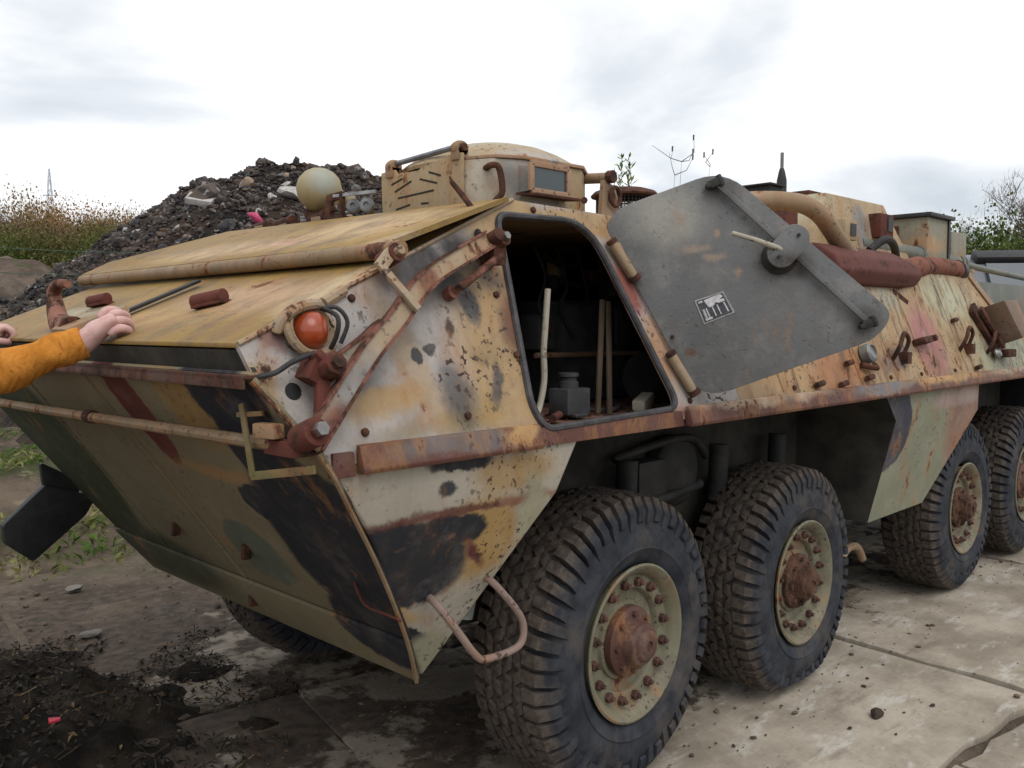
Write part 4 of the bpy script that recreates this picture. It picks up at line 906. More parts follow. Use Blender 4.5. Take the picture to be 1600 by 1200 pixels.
def ground_material():
    b = NB('mud_ground'); P = b.P()
    a = b.mix(b.ramp(b.noise(P, 1.1, 9, .65), .35, .65), (.050, .038, .028), (.13, .10, .075))
    a = b.mix(b.ramp(b.noise(P, 14, 6, .7), .5, .72, 0, .6), a, (.19, .155, .12))
    a = b.mix(b.ramp(b.noise(P, .5, 5, .6), .52, .62, 0, .5), a, (.06, .075, .03))
    b.bump(b.math('ADD', b.noise(P, 6, 8, .7), b.math('MULTIPLY', b.noise(P, 40, 4), .3)), .7, .05)
    return b.fin(a, .9, 0, .2)
def concrete_material():
    b = NB('worn_concrete'); P = b.P()
    c = b.mix(b.ramp(b.noise(P, 1.7, 9, .66), .35, .66), (.235, .200, .155), (.42, .37, .30))
    c = b.mix(b.ramp(b.noise(b.stretch(P, (1, 2.4, 1)), 3.0, 8, .7), .54, .66, 0, .75), c, (.50, .475, .43))
    c = b.mix(b.ramp(b.noise(P, 55, 4, .6), .56, .7, 0, .35), c, (.12, .10, .085))
    mud = b.mix(b.ramp(b.noise(P, 16, 6, .6), .35, .65), (.030, .022, .016), (.078, .055, .040))
    sx = b.n('ShaderNodeSeparateXYZ'); b.l(P, sx.inputs[0])
    # mud trodden over the slabs: more of it under the vehicle and towards the far bank
    k = b.math('ADD', b.noise(P, 1.5, 9, .68), b.ramp(sx.outputs[1], -1.35, -.5, -.12, .045))
    k = b.math('ADD', k, b.ramp(sx.outputs[1], 1.0, 2.6, 0, .12)); k = b.math('ADD', k, b.ramp(sx.outputs[0], .6, -.4, 0, .035))
    c = b.mix(b.ramp(sx.outputs[0], .8, -.6, 0, .45), c, (.13, .105, .082)); c = b.mix(b.ramp(k, .525, .585, 0, .95), c, mud)
    tr = b.noise(b.stretch(P, (1.2, 5, 1)), 1.6, 6, .6)
    c = b.mix(b.ramp(tr, .56, .68, 0, .5), c, (.14, .105, .078))
    b.bump(b.math('ADD', b.math('MULTIPLY', b.noise(P, 60, 5, .7), .3), b.ramp(k, .48, .62)), .35, .015)
    return b.fin(c, .86, 0, .25)

def build_ground():
    m = MB(); n = 60
    def gz(x, y): 
        d = math.hypot(x, y-1)
        t = min(1, max(0, (y-.9)/1.5)); return -.045 + .034*t + ((.03-.012*t)*noise.noise((x*.8, y*.8, 0)) if d < 12 else 0)
    xs = [-900, -300, -80, -25]+[-12+.6*i for i in range(41)]+[25, 80, 300, 900]
    vs = [V((x, y, gz(x, y) if abs(x) < 13 and abs(y) < 13 else -.05)) for x in xs for y in xs]; N_ = len(xs)
    m.add(vs, [(i*N_+j, (i+1)*N_+j, (i+1)*N_+j+1, i*N_+j+1) for i in range(N_-1) for j in range(N_-1)])
    for v in m.v:
        pass
    g = m.obj('ground', ground_material()); tag(g, kind='structure')
    mc = concrete_material()
    pav = empty('pavement'); tag(pav, kind='structure')
    ang = math.radians(-7); ca, sa = math.cos(ang), math.sin(ang)
    def W(u, v): return (u*ca-v*sa, u*sa+v*ca)
    rr = random.Random(21)
    def wob(a, b, key, amp=.03):
        """irregular broken edge between two points, same from both sides"""
        n = max(2, int((V(b)-V(a)).length/.14)); out = []
        d = (V(b)-V(a)).normalized(); nn = V((-d.y, d.x))
        for i in range(n):
            p = V(a).lerp(V(b), i/n)
            if i: p = p+nn*amp*noise.noise((p.x*3.1+key, p.y*3.1, key*.7))*1.6
            out.append(p)
        return out
    cols = [-6.4, -3.9, -1.35, .42, 2.18, 4.55, 7.0, 9.5]; rows = [-6.2, -4.0, -1.72, .55, 2.75]
    for i in range(len(cols)-1):
        for j in range(len(rows)-1):
            u0, u1, v0, v1 = cols[i], cols[i+1], rows[j], rows[j+1]
            # break some slabs along a crack
            cuts = []
            t = rr.uniform(.3, .7); t2 = rr.uniform(.3, .7)
            quads = [[(u0, v0), (u1, v0), (u1, v1), (u0, v1)]]
            if rr.random() < .75:
                a = (u0+(u1-u0)*t, v0); c = (u0+(u1-u0)*t2, v1)
                quads = [[(u0, v0), a, c, (u0, v1)], [a, (u1, v0), (u1, v1), c]]
                if rr.random() < .5:
                    q = quads.pop(0); e = V(q[0]).lerp(V(q[3]), rr.uniform(.3, .7)); g2 = V(q[1]).lerp(V(q[2]), rr.uniform(.3, .7))
                    quads += [[q[0], q[1], tuple(g2), tuple(e)], [tuple(e), tuple(g2), q[2], q[3]]]
            for q in quads:
                q = [V((*W(*p),)) for p in q]; c = sum(q, V((0, 0)))/4
                pts = []
                for k in range(4):
                    a, bq = q[k], q[(k+1) % 4]
                    joint = rr.uniform(.012, .04)
                    a2 = a+(c-a).normalized()*joint; b2 = bq+(c-bq).normalized()*joint
                    pts += wob(a2, b2, rr.uniform(0, 9), .035)
                z = rr.uniform(-.010, .0); tilt = V((rr.uniform(-.003, .003), rr.uniform(-.003, .003)))
                top = [V((p.x, p.y, z+(p-c).dot(tilt))) for p in pts]
                s = MB(); s.prism(top, (0, 0, -.09)); s.obj('slab', mc, pav, bevel=.008, seg=2)
build_ground()

def rock_meshes(mats, n=8, seed=5, sub=2):
    out = []
    for i in range(n):
        bm = bmesh.new(); bmesh.ops.create_icosphere(bm, subdivisions=sub, radius=1)
        o = V((i*7.3, seed, 0)); sc = V((R.uniform(.7, 1.2), R.uniform(.6, 1), R.uniform(.45, .8)))
        cuts = [V((R.gauss(0, 1), R.gauss(0, 1), R.gauss(0, 1))).normalized() for _ in range(9)]
        for v in bm.verts:
            p = v.co.copy()
            for c in cuts:
                d = p.dot(c)
                if d > .66: p -= c*(d-.66)
            p *= 1+.16*noise.noise(p*2.3+o); v.co = V((p.x*sc.x, p.y*sc.y, p.z*sc.z))
        me = bpy.data.meshes.new('stone'); bm.to_mesh(me); bm.free(); me.materials.append(mats[i % len(mats)])
        me.shade_smooth(); me.set_sharp_from_angle(angle=math.radians(32)); out.append(me)
    return out

def build_pile():
    b = NB('rubble_soil'); P = b.P()
    c = b.mix(b.ramp(b.noise(P, .7, 9, .68), .42, .58), (.020, .018, .019), (.095, .062, .045))
    c = b.mix(b.ramp(b.noise(P, 5.5, 8, .7), .55, .7, 0, .7), c, (.14, .115, .10))
    c = b.mix(b.ramp(b.noise(P, 16, 5, .7), .62, .72, 0, .8), c, (.26, .24, .23))
    b.bump(b.math('ADD', b.noise(P, 4, 10, .75), b.math('MULTIPLY', b.noise(P, 25, 5, .7), .35)), .9, .25)
    ms = b.fin(c, .92, 0, .15)
    ridge = [(-15, 0), (-13, .35), (-11, 1.15), (-9.1, 2.05), (-7.6, 2.85), (-6.6, 3.38), (-5.7, 4.02), (-5.2, 4.28), (-4.5, 4.44), (-3.9, 4.38), (-3.4, 4.28), (-2.9, 4.34), (-2.4, 4.2), (-1.6, 3.9), (-.6, 3.5), (1.2, 2.6), (3.2, 1.6), (6, .5), (7.5, 0)]
    def rz(u):
        if u <= ridge[0][0] or u >= ridge[-1][0]: return 0
        for (a, za), (c_, zc) in zip(ridge, ridge[1:]):
            if a <= u <= c_: return za+(zc-za)*(u-a)/(c_-a)
    def h(u, v):
        z = rz(u)-.66*max(0, abs(v)-.25)
        q = at(u, 16+v); 
        z += .17*noise.fractal((q.x*.7, q.y*.7, 0), .9, 2.1, 5)+.08*noise.fractal((q.x*2.6, q.y*2.6, 3), .7, 2.2, 5)
        return max(z, -.3)
    us = [-15.5+.14*i for i in range(166)]; vs_ = [-8+.16*i for i in range(90)]
    m = MB(); vv = []
    for u in us:
        for v in vs_:
            vv.append(at(u, 16+v, h(u, v)))
    n = len(vs_)
    m.add(vv, [(i*n+j, (i+1)*n+j, (i+1)*n+j+1, i*n+j+1) for i in range(len(us)-1) for j in range(n-1)])
    pile = m.obj('rubble_pile', ms, None, angle=75); tag(pile, 'tall dark heap of broken rubble and soil behind the wire fence', 'rubble heap')
    mats = [simple('asphalt_chunk', (.047, .045, .048), .9, 0, .4, 3, .5), simple('grey_stone', (.115, .107, .107), .9, 0, .35, 3, .4), simple('dark_stone', (.038, .037, .042), .9, 0, .4, 3, .5), simple('brown_clod', (.10, .065, .046), .95, 0, .4, 3, .6), simple('pale_concrete', (.38, .36, .345), .9, 0, .25, 3, .3), simple('tan_stone', (.30, .22, .16), .9, 0, .25, 3, .3)]
    rocks = rock_meshes(mats[:4], 8, 5, 2); pale = rock_meshes(mats[4:], 4, 8, 2)
    rr = random.Random(31)
    def put(name, me, u, v, s, sink=.35, flatten=1):
        z = h(u, v); o = link(name, me, pile); o.location = at(u, 16+v, z+s*(.3-sink)); o.scale = (s*rr.uniform(.8, 1.3), s*rr.uniform(.8, 1.2), s*rr.uniform(.7, 1.1)*flatten)
        o.rotation_euler = (rr.uniform(-.6, .6), rr.uniform(-.6, .6), rr.uniform(0, 6.3)); return o
    for k in range(262):
        u = rr.uniform(-9.5, -1.0); v = -abs(rr.gauss(0, 1.5)) if rr.random() < .9 else rr.uniform(0, .6)
        s = .055*math.exp(abs(rr.gauss(0, .6))); s = min(s, .12)
        if u < -6.5: s *= .75
        put('stone', rr.choice(rocks), u, max(v, -3.6), s)
    for k in range(26):
        u = rr.uniform(-7, -1.5); put('stone', rr.choice(pale), u, -abs(rr.gauss(0, 1.2)), rr.uniform(.05, .11))
    for u, v, s, me in ((-4.42, -.75, .24, pale[1]), (-3.92, -1.1, .13, pale[0]), (-3.62, -1.0, .20, pale[2]), (-4.0, -1.55, .10, pale[0]), (-3.45, -.6, .12, pale[0]), (-3.7, -2.3, .11, pale[2]), (-5.0, -1.2, .13, pale[0]), (-4.4, -1.95, .20, rocks[0]), (-3.0, -.7, .15, rocks[4]), (-7.5, -.4, .13, pale[0])):
        put('stone', me, u, v, s, .2)
    sl = MB(); sl.box((0, 0, 0), (.42, .3, .10)); s = sl.obj('paving_slab', mats[4], pile, bevel=.012); s.location = at(-4.98, 14.6, h(-4.98, -1.4)+.14); s.rotation_euler = (.5, .15, -.7)
    pk = MB(); pk.add([(-.14, 0, .10), (.02, .02, .12), (.13, .0, -.03), (.05, -.03, -.12), (-.06, .02, -.02)], [(0, 1, 4), (1, 2, 4), (2, 3, 4)])
    o = pk.obj('plastic_scrap', simple('pink_plastic', (.62, .09, .20), .5), None); o.location = at(-3.95, 14.05, h(-3.95, -1.95)+.18); o.rotation_euler = (.4, 0, -.7); o.scale = (.9, .9, .9)
    sm = o.modifiers.new('thick', 'SOLIDIFY'); sm.thickness = .02
    tag(o, 'small pink plastic scrap lying on the rubble heap', 'plastic scrap')
    # fine rubble, uncountable
    st = MB(); ico = [V(p) for p in ((0, 0, 1), (.9, 0, -.3), (-.45, .8, -.3), (-.45, -.8, -.3), (.5, .5, .5), (-.6, .1, .55))]
    bmx = bmesh.new(); bmesh.ops.create_icosphere(bmx, subdivisions=1, radius=1); iv = [v.co.copy() for v in bmx.verts]; fi = [tuple(v.index for v in f.verts) for f in bmx.faces]; bmx.free()
    for k in range(11000):
        u = rr.uniform(-12, 1.5); v = -abs(rr.gauss(0, 1.8)); s = .019*math.exp(abs(rr.gauss(0, .62))); p = at(u, 16+v, h(u, v)+s*.2)
        rot = Matrix.Rotation(rr.uniform(0, 6), 3, 'Z') @ Matrix.Rotation(rr.uniform(0, 6), 3, 'X')
        st.add([p+rot @ V((q.x*s*1.3, q.y*s, q.z*s*.7))*rr.uniform(.75, 1.2) for q in iv], fi)
    bb = NB('fine_rubble'); Pb = bb.P(); cc = bb.mix(bb.ramp(bb.noise(Pb, 3, 6, .7), .4, .6), (.032, .029, .030), (.105, .083, .070)); cc = bb.mix(bb.ramp(bb.noise(Pb, 9, 2, .5), .62, .66), cc, (.22, .205, .195))
    me = bpy.data.meshes.new('fine_rubble'); me.from_pydata([tuple(p) for p in st.v], [], st.f); me.materials.append(bb.fin(cc, .9, 0, .2))
    tag(link('fine_rubble', me, pile), kind='stuff')
build_pile()

def build_mound():
    b = NB('ploughed_soil'); P = b.P()
    c = b.mix(b.ramp(b.noise(P, 1.5, 8, .66), .35, .65), (.085, .062, .048), (.19, .145, .115))
    c = b.mix(b.ramp(b.noise(P, 1.1, 5, .6), .62, .68, 0, .7), c, (.06, .085, .025))
    b.bump(b.noise(b.stretch(P, (2.5, 2.5, .7)), 2, 8, .7), .8, .2)
    m = MB(); us = [-24+.25*i for i in range(74)]; vs_ = [-4+.3*i for i in range(32)]; vv = []
    for u in us:
        for v in vs_:
            t = max(0, 1-max(0, (u+10.7)/4.2)) if u > -10.7 else 1
            z = (3.35*t+.2*noise.noise((u*.6, v*.6, 2)))-.55*abs(v); q = at(u, 20.5+v)
            z += .14*noise.fractal((q.x*1.3, q.y*1.3, 7), .8, 2.1, 4)+.05*math.sin(u*7+v*3)
            vv.append(at(u, 20.5+v, max(z, -.2)))
    n = len(vs_); m.add(vv, [(i*n+j, (i+1)*n+j, (i+1)*n+j+1, i*n+j+1) for i in range(len(us)-1) for j in range(n-1)])
    o = m.obj('soil_mound', b.fin(c, .95, 0, .15), None, angle=80); tag(o, kind='structure')
build_mound()

def build_bank():
    # grass verge beyond the road on the far side, and dark mulch heap in front
    rr = random.Random(77)
    b = NB('verge_soil'); P = b.P()
    c = b.mix(b.ramp(b.noise(P, 1.3, 8, .68), .38, .62), (.06, .045, .032), (.15, .115, .085)); c = b.mix(b.ramp(b.noise(P, .9, 6, .66), .50, .62, 0, .8), c, (.045, .058, .018))
    c = b.mix(b.ramp(b.noise(P, 2.2, 6, .7), .56, .66, 0, .8), c, (.22, .185, .12))
    b.bump(b.noise(P, 9, 8, .7), .8, .06)
    def bz(x, y):
        t = min(1, max(0, (y-3.1)/2.6)); t = t*t*(3-2*t)
        return -.05+.55*t+.09*noise.fractal((x*1.2, y*1.2, 1), .9, 2.1, 4)*min(1, max(0, (y-2.7)*2))-.03
    m = MB(); xs = [-5+.2*i for i in range(71)]; ys = [2.6+.2*i for i in range(34)]; n = len(ys)
    m.add([V((x, y, bz(x, y))) for x in xs for y in ys], [(i*n+j, (i+1)*n+j, (i+1)*n+j+1, i*n+j+1) for i in range(len(xs)-1) for j in range(n-1)])
    o = m.obj('verge', b.fin(c, .95, 0, .15), None, angle=80); tag(o, kind='structure')
    g = MB()
    for k in range(16000):
        x = rr.uniform(-2.6, 4.2); y = rr.uniform(3.2, 8.5)
        if noise.noise((x*.9, y*.9, 5)) < -.08: continue
        z = bz(x, y); L_ = rr.uniform(.03, .11); a = rr.uniform(0, 6.3); w = rr.uniform(.002, .0045); lean = V((rr.gauss(0, .5), rr.gauss(0, .5), 1)).normalized()
        d = V((math.cos(a), math.sin(a), 0))*w; p = V((x, y, z-.01)); g.add([p-d, p+d, p+lean*L_*.6+d*.7+V((0, 0, 0)), p+lean*L_+V((rr.gauss(0, .03), rr.gauss(0, .03), -.01))], [(0, 1, 2), (0, 2, 3)])
    gb = NB('grass_blades'); Pg = gb.P(); gc = gb.mix(gb.ramp(gb.noise(Pg, 2.2, 5, .6), .4, .62), (.06, .115, .018), (.20, .19, .07)); 
    me = bpy.data.meshes.new('grass'); me.from_pydata([tuple(p) for p in g.v], [], g.f); me.materials.append(gb.fin(gc, .7, 0, .2)); tag(link('grass', me), kind='stuff')
    # mulch heap
    b = NB('dark_mulch'); P = b.P()
    c = b.mix(b.ramp(b.noise(P, 4, 8, .7), .4, .65), (.014, .012, .010), (.055, .042, .030)); c = b.mix(b.ramp(b.noise(P, 22, 5, .7), .62, .72, 0, .7), c, (.14, .105, .065))
    b.bump(b.noise(P, 14, 9, .75), .9, .08); mm = b.fin(c, .95, 0, .15)
    def mz(x, y):
        e = math.hypot((x+1.85)/1.35, (y-1.25)/1.25)+.34*noise.noise((x*1.7, y*1.7, 9))+.16*noise.noise((x*5, y*5, 4)); t = max(0, 1-e); return -.03+.20*t**.8*(1 if t > 0 else 0)+(.09*noise.fractal((x*4, y*4, 2), .8, 2.1, 5) if t > 0 else 0)*min(1, t*5)
    xs = [-3.6+.05*i for i in range(80)]; ys = [-.4+.05*i for i in range(70)]; n = len(ys); m = MB()
    m.add([V((x, y, mz(x, y))) for x in xs for y in ys], [(i*n+j, (i+1)*n+j, (i+1)*n+j+1, i*n+j+1) for i in range(len(xs)-1) for j in range(n-1)])
    heap = m.obj('mulch_heap', mm, None, angle=80); tag(heap, 'low heap of dark mulch and rotting leaves in front of the vehicle', 'mulch heap')
    lf = {0: MB(), 1: MB(), 2: MB()}
    for k in range(10000):
        a = rr.uniform(0, 6.3); rad = rr.random()**.6*1.5; x = -1.85+rad*math.cos(a)*1.1; y = 1.25+rad*math.sin(a)*1.05
        if rad > .8 and noise.noise((x*2.3, y*2.3, 1)) < .12*(rad-.8)*4-.15: continue
        s = rr.uniform(.006, .019); q = Matrix.Rotation(rr.uniform(0, 6.3), 3, 'Z') @ Matrix.Rotation(rr.gauss(0, .6), 3, 'X') @ Matrix.Rotation(rr.gauss(0, .6), 3, 'Y')
        p = V((x, y, max(mz(x, y), -.008)+.010)); kind = 0 if rr.random() < .90 else (1 if rr.random() < .7 else 2)
        if rr.random() < .35: pts = [(-s*2.5, -s*.12, 0), (s*2.5, -s*.12, 0), (s*2.5, s*.12, .003), (-s*2.5, s*.12, .003)]
        else: pts = [(-s, 0, 0), (0, -s*.6, .004), (s*1.2, 0, 0), (0, s*.6, .006)]
        lf[kind].add([p+q @ V(t) for t in pts], [(0, 1, 2, 3)])
    for k, (nm, cl) in enumerate((('dead_leaves', (.028, .021, .015)), ('brown_leaves', (.11, .065, .028)), ('pale_leaves', (.19, .14, .07)))):
        me = bpy.data.meshes.new(nm); me.from_pydata([tuple(p) for p in lf[k].v], [], lf[k].f); me.materials.append(simple(nm, cl, .8, 0, .35, 9, 0, local=False)); tag(link(nm, me, heap), kind='stuff')
    rs = MB(); rs.prism([(-1.45, .70, max(0, mz(-1.43, .72))+.03), (-1.41, .69, max(0, mz(-1.43, .72))+.035), (-1.40, .72, max(0, mz(-1.43, .72))+.03), (-1.44, .735, max(0, mz(-1.43, .72))+.035)], (0, 0, .008))
    tag(rs.obj('litter_scrap', simple('red_plastic', (.45, .02, .05), .5), None), 'small red scrap of litter on the dark mulch', 'litter')
    # twigs, crumbs and clods on the slabs
    st = MB(); bmx = bmesh.new(); bmesh.ops.create_icosphere(bmx, subdivisions=1, radius=1); iv = [v.co.copy() for v in bmx.verts]; fi = [tuple(v.index for v in f.verts) for f in bmx.faces]; bmx.free()
    for k in range(3200):
        x = rr.uniform(-2.2, 4.5); y = rr.uniform(-2.6, 3.2)
        if y < -1.3 and rr.random() < .85: continue
        s = .003*math.exp(abs(rr.gauss(0, .65))); p = V((x, y, -.002+s*.2)); q = Matrix.Rotation(rr.uniform(0, 6), 3, 'Z')
        st.add([p+q @ V((t.x*s*1.4, t.y*s, t.z*s*.7))*rr.uniform(.7, 1.2) for t in iv], fi)
    me = bpy.data.meshes.new('grit'); me.from_pydata([tuple(p) for p in st.v], [], st.f); me.materials.append(simple('grit_soil', (.10, .075, .055), .95, 0, .5, 4, 0, local=False)); tag(link('grit', me), kind='stuff')
    cm = rock_meshes([simple('dark_clod', (.05, .035, .026), .95, 0, .4, 30, .6)], 2, 3, 3); lm = rock_meshes([simple('pale_lump', (.17, .155, .135), .9, 0, .3, 30, .4)], 2, 9, 3)
    for (x, y, s, me, lab, ct, nm) in ((1.219, -1.487, .036, cm[0], 'largest dark clod of mud on the concrete beside the wheels', 'clod', 'mud_clod'), (1.02, -1.455, .013, cm[1], 'tiny dark clod on the concrete left of the larger clod', 'clod', 'mud_clod'), (1.50, -1.62, .015, cm[1], 'tiny dark clod on the concrete near the muddy joint', 'clod', 'mud_clod'),
                                   (-.80, 2.05, .05, lm[0], 'pale lump of stone at the edge of the mulch heap', 'stone', 'pale_stone'), (-.55, 3.0, .06, lm[1], 'broad pale stone in the mud below the grass verge', 'stone', 'pale_stone'), (-.62, 1.2, .05, lm[1], 'small pale stone between the mulch heap and the hull', 'stone', 'pale_stone')):
        o = link(nm, me); o.location = (x, y, s*.35-.004); o.scale = (s*1.2, s, s*.8); tag(o, lab, ct, 'mud clods on the concrete' if ct == 'clod' else 'pale stones by the mulch')
build_bank()

# ------------------------------------------------------------------ vegetation
def leaf_mat(name, a, b_):
    b = NB(name); oi = b.n('ShaderNodeObjectInfo'); c = b.mix(b.ramp(b.noise(b.P(), 1.6, 4, .6), .35, .65), a, b_)
    return b.fin(c, .8, 0, .15)
def tree_meshes(seed, h, w, nleaf, leaf, upright, bare=False, dense=False):
    """trunk+limbs mesh and a crown mesh of twigs and leaf clumps"""
    rr = random.Random(seed); t = MB(); ends = []
    def grow(p, d, L_, r, lvl):
        n = 3; pts = [p]; q = p
        for k in range(n):
            d = (d+V((rr.gauss(0, .16), rr.gauss(0, .16), rr.gauss(.06*upright, .08)))).normalized(); q = q+d*L_/n; pts.append(q)
        t.tube(pts, [max(r*(1-.45*i/n), .006 if bare else 0) for i in range(n+1)], 6 if lvl < 2 else 3 if lvl > 2 else 4)
        if lvl >= (5 if bare else 3): ends.append((q, d)); return
        for k in range(rr.choice((2, 3, 3) if lvl else (4, 5))):
            f = rr.uniform(.45, 1); b0 = pts[0].lerp(q, f); nd = (d*(.55+.5*upright)+V((rr.gauss(0, .75), rr.gauss(0, .75), rr.uniform(0, .6)))).normalized()
            grow(b0, nd, L_*rr.uniform(.5, .75), r*(.55 if bare else .5), lvl+1)
        ends.append((q, d))
    grow(V((0, 0, -.2)), V((rr.gauss(0, .05), rr.gauss(0, .05), 1)), h*.42, h*.014, 0)
    c = MB()
    for k in range(nleaf):
        e, d = rr.choice(ends); sp = .012 if bare else .10 if dense else .16; p = e+V((rr.gauss(0, w*sp), rr.gauss(0, w*sp), rr.gauss(0, h*(.01 if bare else .07))))
        if p.z < h*.06: p.z = rr.uniform(h*.06, h*.3)
        s = leaf*rr.uniform(.5, 1.3); q = Matrix.Rotation(rr.uniform(0, 6.3), 3, 'Z') @ Matrix.Rotation(rr.gauss(0, .8), 3, 'X')
        if rr.random() < (.94 if bare else .3 if dense else .5):       # twig
            up = (V((rr.gauss(0, .5), rr.gauss(0, .5), 1))).normalized()*s*3.4; sd = q @ V((s*(.11 if bare else .07), 0, 0)); c.add([p-sd, p+sd, p+up], [(0, 1, 2)])
        else: c.add([p+q @ V(v) for v in ((-s*.5, 0, -s*.4), (s*.5, 0, -s*.3), (s*.35, s*.1, s*.5), (-s*.3, .0, s*.45))], [(0, 1, 2, 3)])
    top = sorted(v.z for v in c.v)[int(len(c.v)*.97)]
    for mm in (t, c):
        for v in mm.v: v.z *= h/top
    def mk(m, nm):
        me = bpy.data.meshes.new(nm); me.from_pydata([tuple(p) for p in m.v], [], m.f); return me
    return mk(t, 'trunk'), mk(c, 'crown')
def build_trees():
    bark = simple('grey_bark', (.10, .085, .075), .9, 0, .3, 3, 0)
    cols = {'olive': leaf_mat('olive_leaves', (.085, .085, .03), (.155, .135, .05)), 'brown': leaf_mat('brown_twigs', (.13, .08, .05), (.21, .125, .07)), 'orange': leaf_mat('orange_leaves', (.24, .115, .035), (.31, .17, .06)),
            'grey': leaf_mat('grey_twigs', (.14, .115, .10), (.20, .165, .14)), 'green': leaf_mat('green_leaves', (.05, .085, .018), (.13, .16, .04)), 'straw': leaf_mat('straw_leaves', (.18, .12, .05), (.27, .175, .075))}
    protos = [tree_meshes(100+i, 10.9, 5.0, 20000, .14, .9) for i in range(4)]
    names = {'olive': 'olive_tree', 'brown': 'brown_tree', 'orange': 'orange_tree', 'grey': 'bare_tree', 'green': 'green_tree', 'straw': 'straw_tree'}
    names = {k: 'autumn_tree' for k in names}
    look = {'olive': 'olive green autumn tree', 'brown': 'brown autumn tree', 'orange': 'orange autumn tree', 'grey': 'bare grey tree', 'green': 'green tree', 'straw': 'straw yellow autumn tree'}
    # distance, lateral px-equivalent angle -> position; one line of trees beyond the mound
    spec = [(-.64, 62, 1.05, 'grey'), (-.60, 56, .92, 'brown'), (-.575, 64, 1.0, 'grey'), (-.555, 58, .86, 'brown'), (-.535, 66, 1.03, 'grey'), (-.520, 60, .93, 'straw'), (-.507, 68, 1.02, 'orange'), (-.494, 65, 1.0, 'straw'), (-.490, 66, 1.0, 'orange'), (-.470, 66, .97, 'grey'), (-.462, 57, .86, 'brown'), (-.445, 62, .92, 'straw'), (-.430, 66, .98, 'grey'), (-.425, 57, .90, 'straw'), (-.405, 61, .97, 'straw'), (-.385, 58, .92, 'brown'), (-.365, 63, .97, 'straw'), (-.34, 60, .84, 'brown'),
            (-.585, 46, .50, 'olive'), (-.555, 45, .46, 'green'), (-.52, 47, .52, 'brown'), (-.495, 44, .44, 'olive'), (-.465, 46, .50, 'olive'), (-.44, 45, .47, 'green'), (-.41, 47, .50, 'olive'), (-.38, 45, .47, 'olive'), (-.62, 46, .5, 'brown')]
    rr = random.Random(9); cnt = {}
    where = ['far left edge of the treeline', 'left part of the treeline', 'left of the pylon', 'just below the pylon', 'right of the pylon', 'middle of the treeline', 'right part of the treeline', 'beside the rubble heap', 'behind the rubble heap']
    for i, (a, d, s, k) in enumerate(spec):
        root = empty('autumn_tree', at(a*d, d, -.1), None, rr.uniform(0, 6.3)); w_ = .72 if d > 50 else 1.0; s *= rr.uniform(.86, 1.1) if d > 50 else 1.35; root.scale = (s*rr.uniform(.9, 1.2)*w_, s*rr.uniform(.9, 1.2)*w_, s*.89)
        tm, cm = protos[i % 4]; t = link('trunk', tm, root); c = link('crown', cm, root)
        for o, mt in ((t, bark), (c, cols[k])):
            if not o.data.materials: o.data.materials.append(mt)
            o.material_slots[0].link = 'OBJECT'; o.material_slots[0].material = mt
        j = min(8, max(0, int((a+.66)/.31*8)))
        row = 'tall' if d > 50 else 'low'
        lab = f'{row} {look[k]}, {where[j]}'; cnt.setdefault(lab, []).append(root)
        tag(root, lab, 'tree', 'autumn trees beyond the soil mound')
    ordn = ['leftmost', 'second from left', 'third from left']
    for lab, rs in cnt.items():
        if len(rs) > 1:
            rs.sort(key=lambda o: (o.location-CAM).dot(R2)/max(1, (o.location-CAM).dot(F2)))
            for q, o in enumerate(rs): o['label'] = lab+', '+ordn[q]+' of these'
    # right hand side: green bushes and a bare tree behind them
    bt, bc = tree_meshes(201, 4.3, 4.2, 26000, .065, .25, False, True)
    for i, (a, d, s) in enumerate(((.515, 24, 1.0), (.545, 22, .95), (.58, 23, 1.02), (.62, 24, 1.05), (.47, 27, .98))):
        root = empty('green_bush', at(a*d, d, -.1), None, i*1.3); root.scale = (s*1.1, s*1.1, s*.90)
        for nm, me, mt in (('trunk', bt, bark), ('crown', bc, cols['green'])):
            o = link(nm, me, root)
            if not me.materials: me.materials.append(mt)
        tag(root, ['green leafy bush behind the stowage bins', 'green leafy bush behind the parked van, nearest to the bins', 'green leafy bush under the bare tree at the right edge', 'green leafy bush beyond the right edge of the van', 'green leafy bush partly hidden behind the turret'][i], 'bush', 'green bushes behind the vehicle')
    t2, c2 = tree_meshes(305, 5.9, 4.0, 5000, .05, .5, True, True)
    for i, (a, d, s) in enumerate(((.565, 22.5, 1.0), (.525, 25, .82))):
        root = empty('bare_tree', at(a*d, d, -.1), None, 2.0*i); root.scale = (s*1.15, s*1.15, s*.92)
        for nm, me, mt in (('trunk', t2, bark), ('crown', c2, cols['grey'])):
            o = link(nm, me, root)
            if not me.materials: me.materials.append(mt)
        tag(root, ['tall bare twiggy tree rising over the bushes at the right edge', 'smaller bare twiggy tree over the bushes, nearer the stowage bins'][i], 'tree', 'bare trees over the bushes')
    # tall weeds behind the roof
    def weed(u, d, h, seed, green, label):
        rr = random.Random(seed); m = MB(); l = MB(); base = at(u, d, -.05)
        pts = [base]; q = base; br = .5
        for k in range(8): q = q+V((rr.gauss(0, .045), rr.gauss(0, .045), h/8)); pts.append(q)
        m.tube(pts, [.009*(1-.85*i/8) for i in range(9)], 5)
        for k in range(10 if not green else 0):
            p = pts[rr.randint(4, 8)]; e = p+V((rr.gauss(0, .13), rr.gauss(0, .13), rr.uniform(.05, .20))); mid = p.lerp(e, .5)+V((rr.gauss(0, .04), rr.gauss(0, .04), -.03)); m.tube([p, mid, e], [.004, .003, .0015], 4)
            if rr.random() < .6: l.add([e+V(v)*.9 for v in ((-.02, 0, -.03), (.02, .01, -.02), (.01, 0, .03), (-.02, 0, .025))], [(0, 1, 2, 3)])
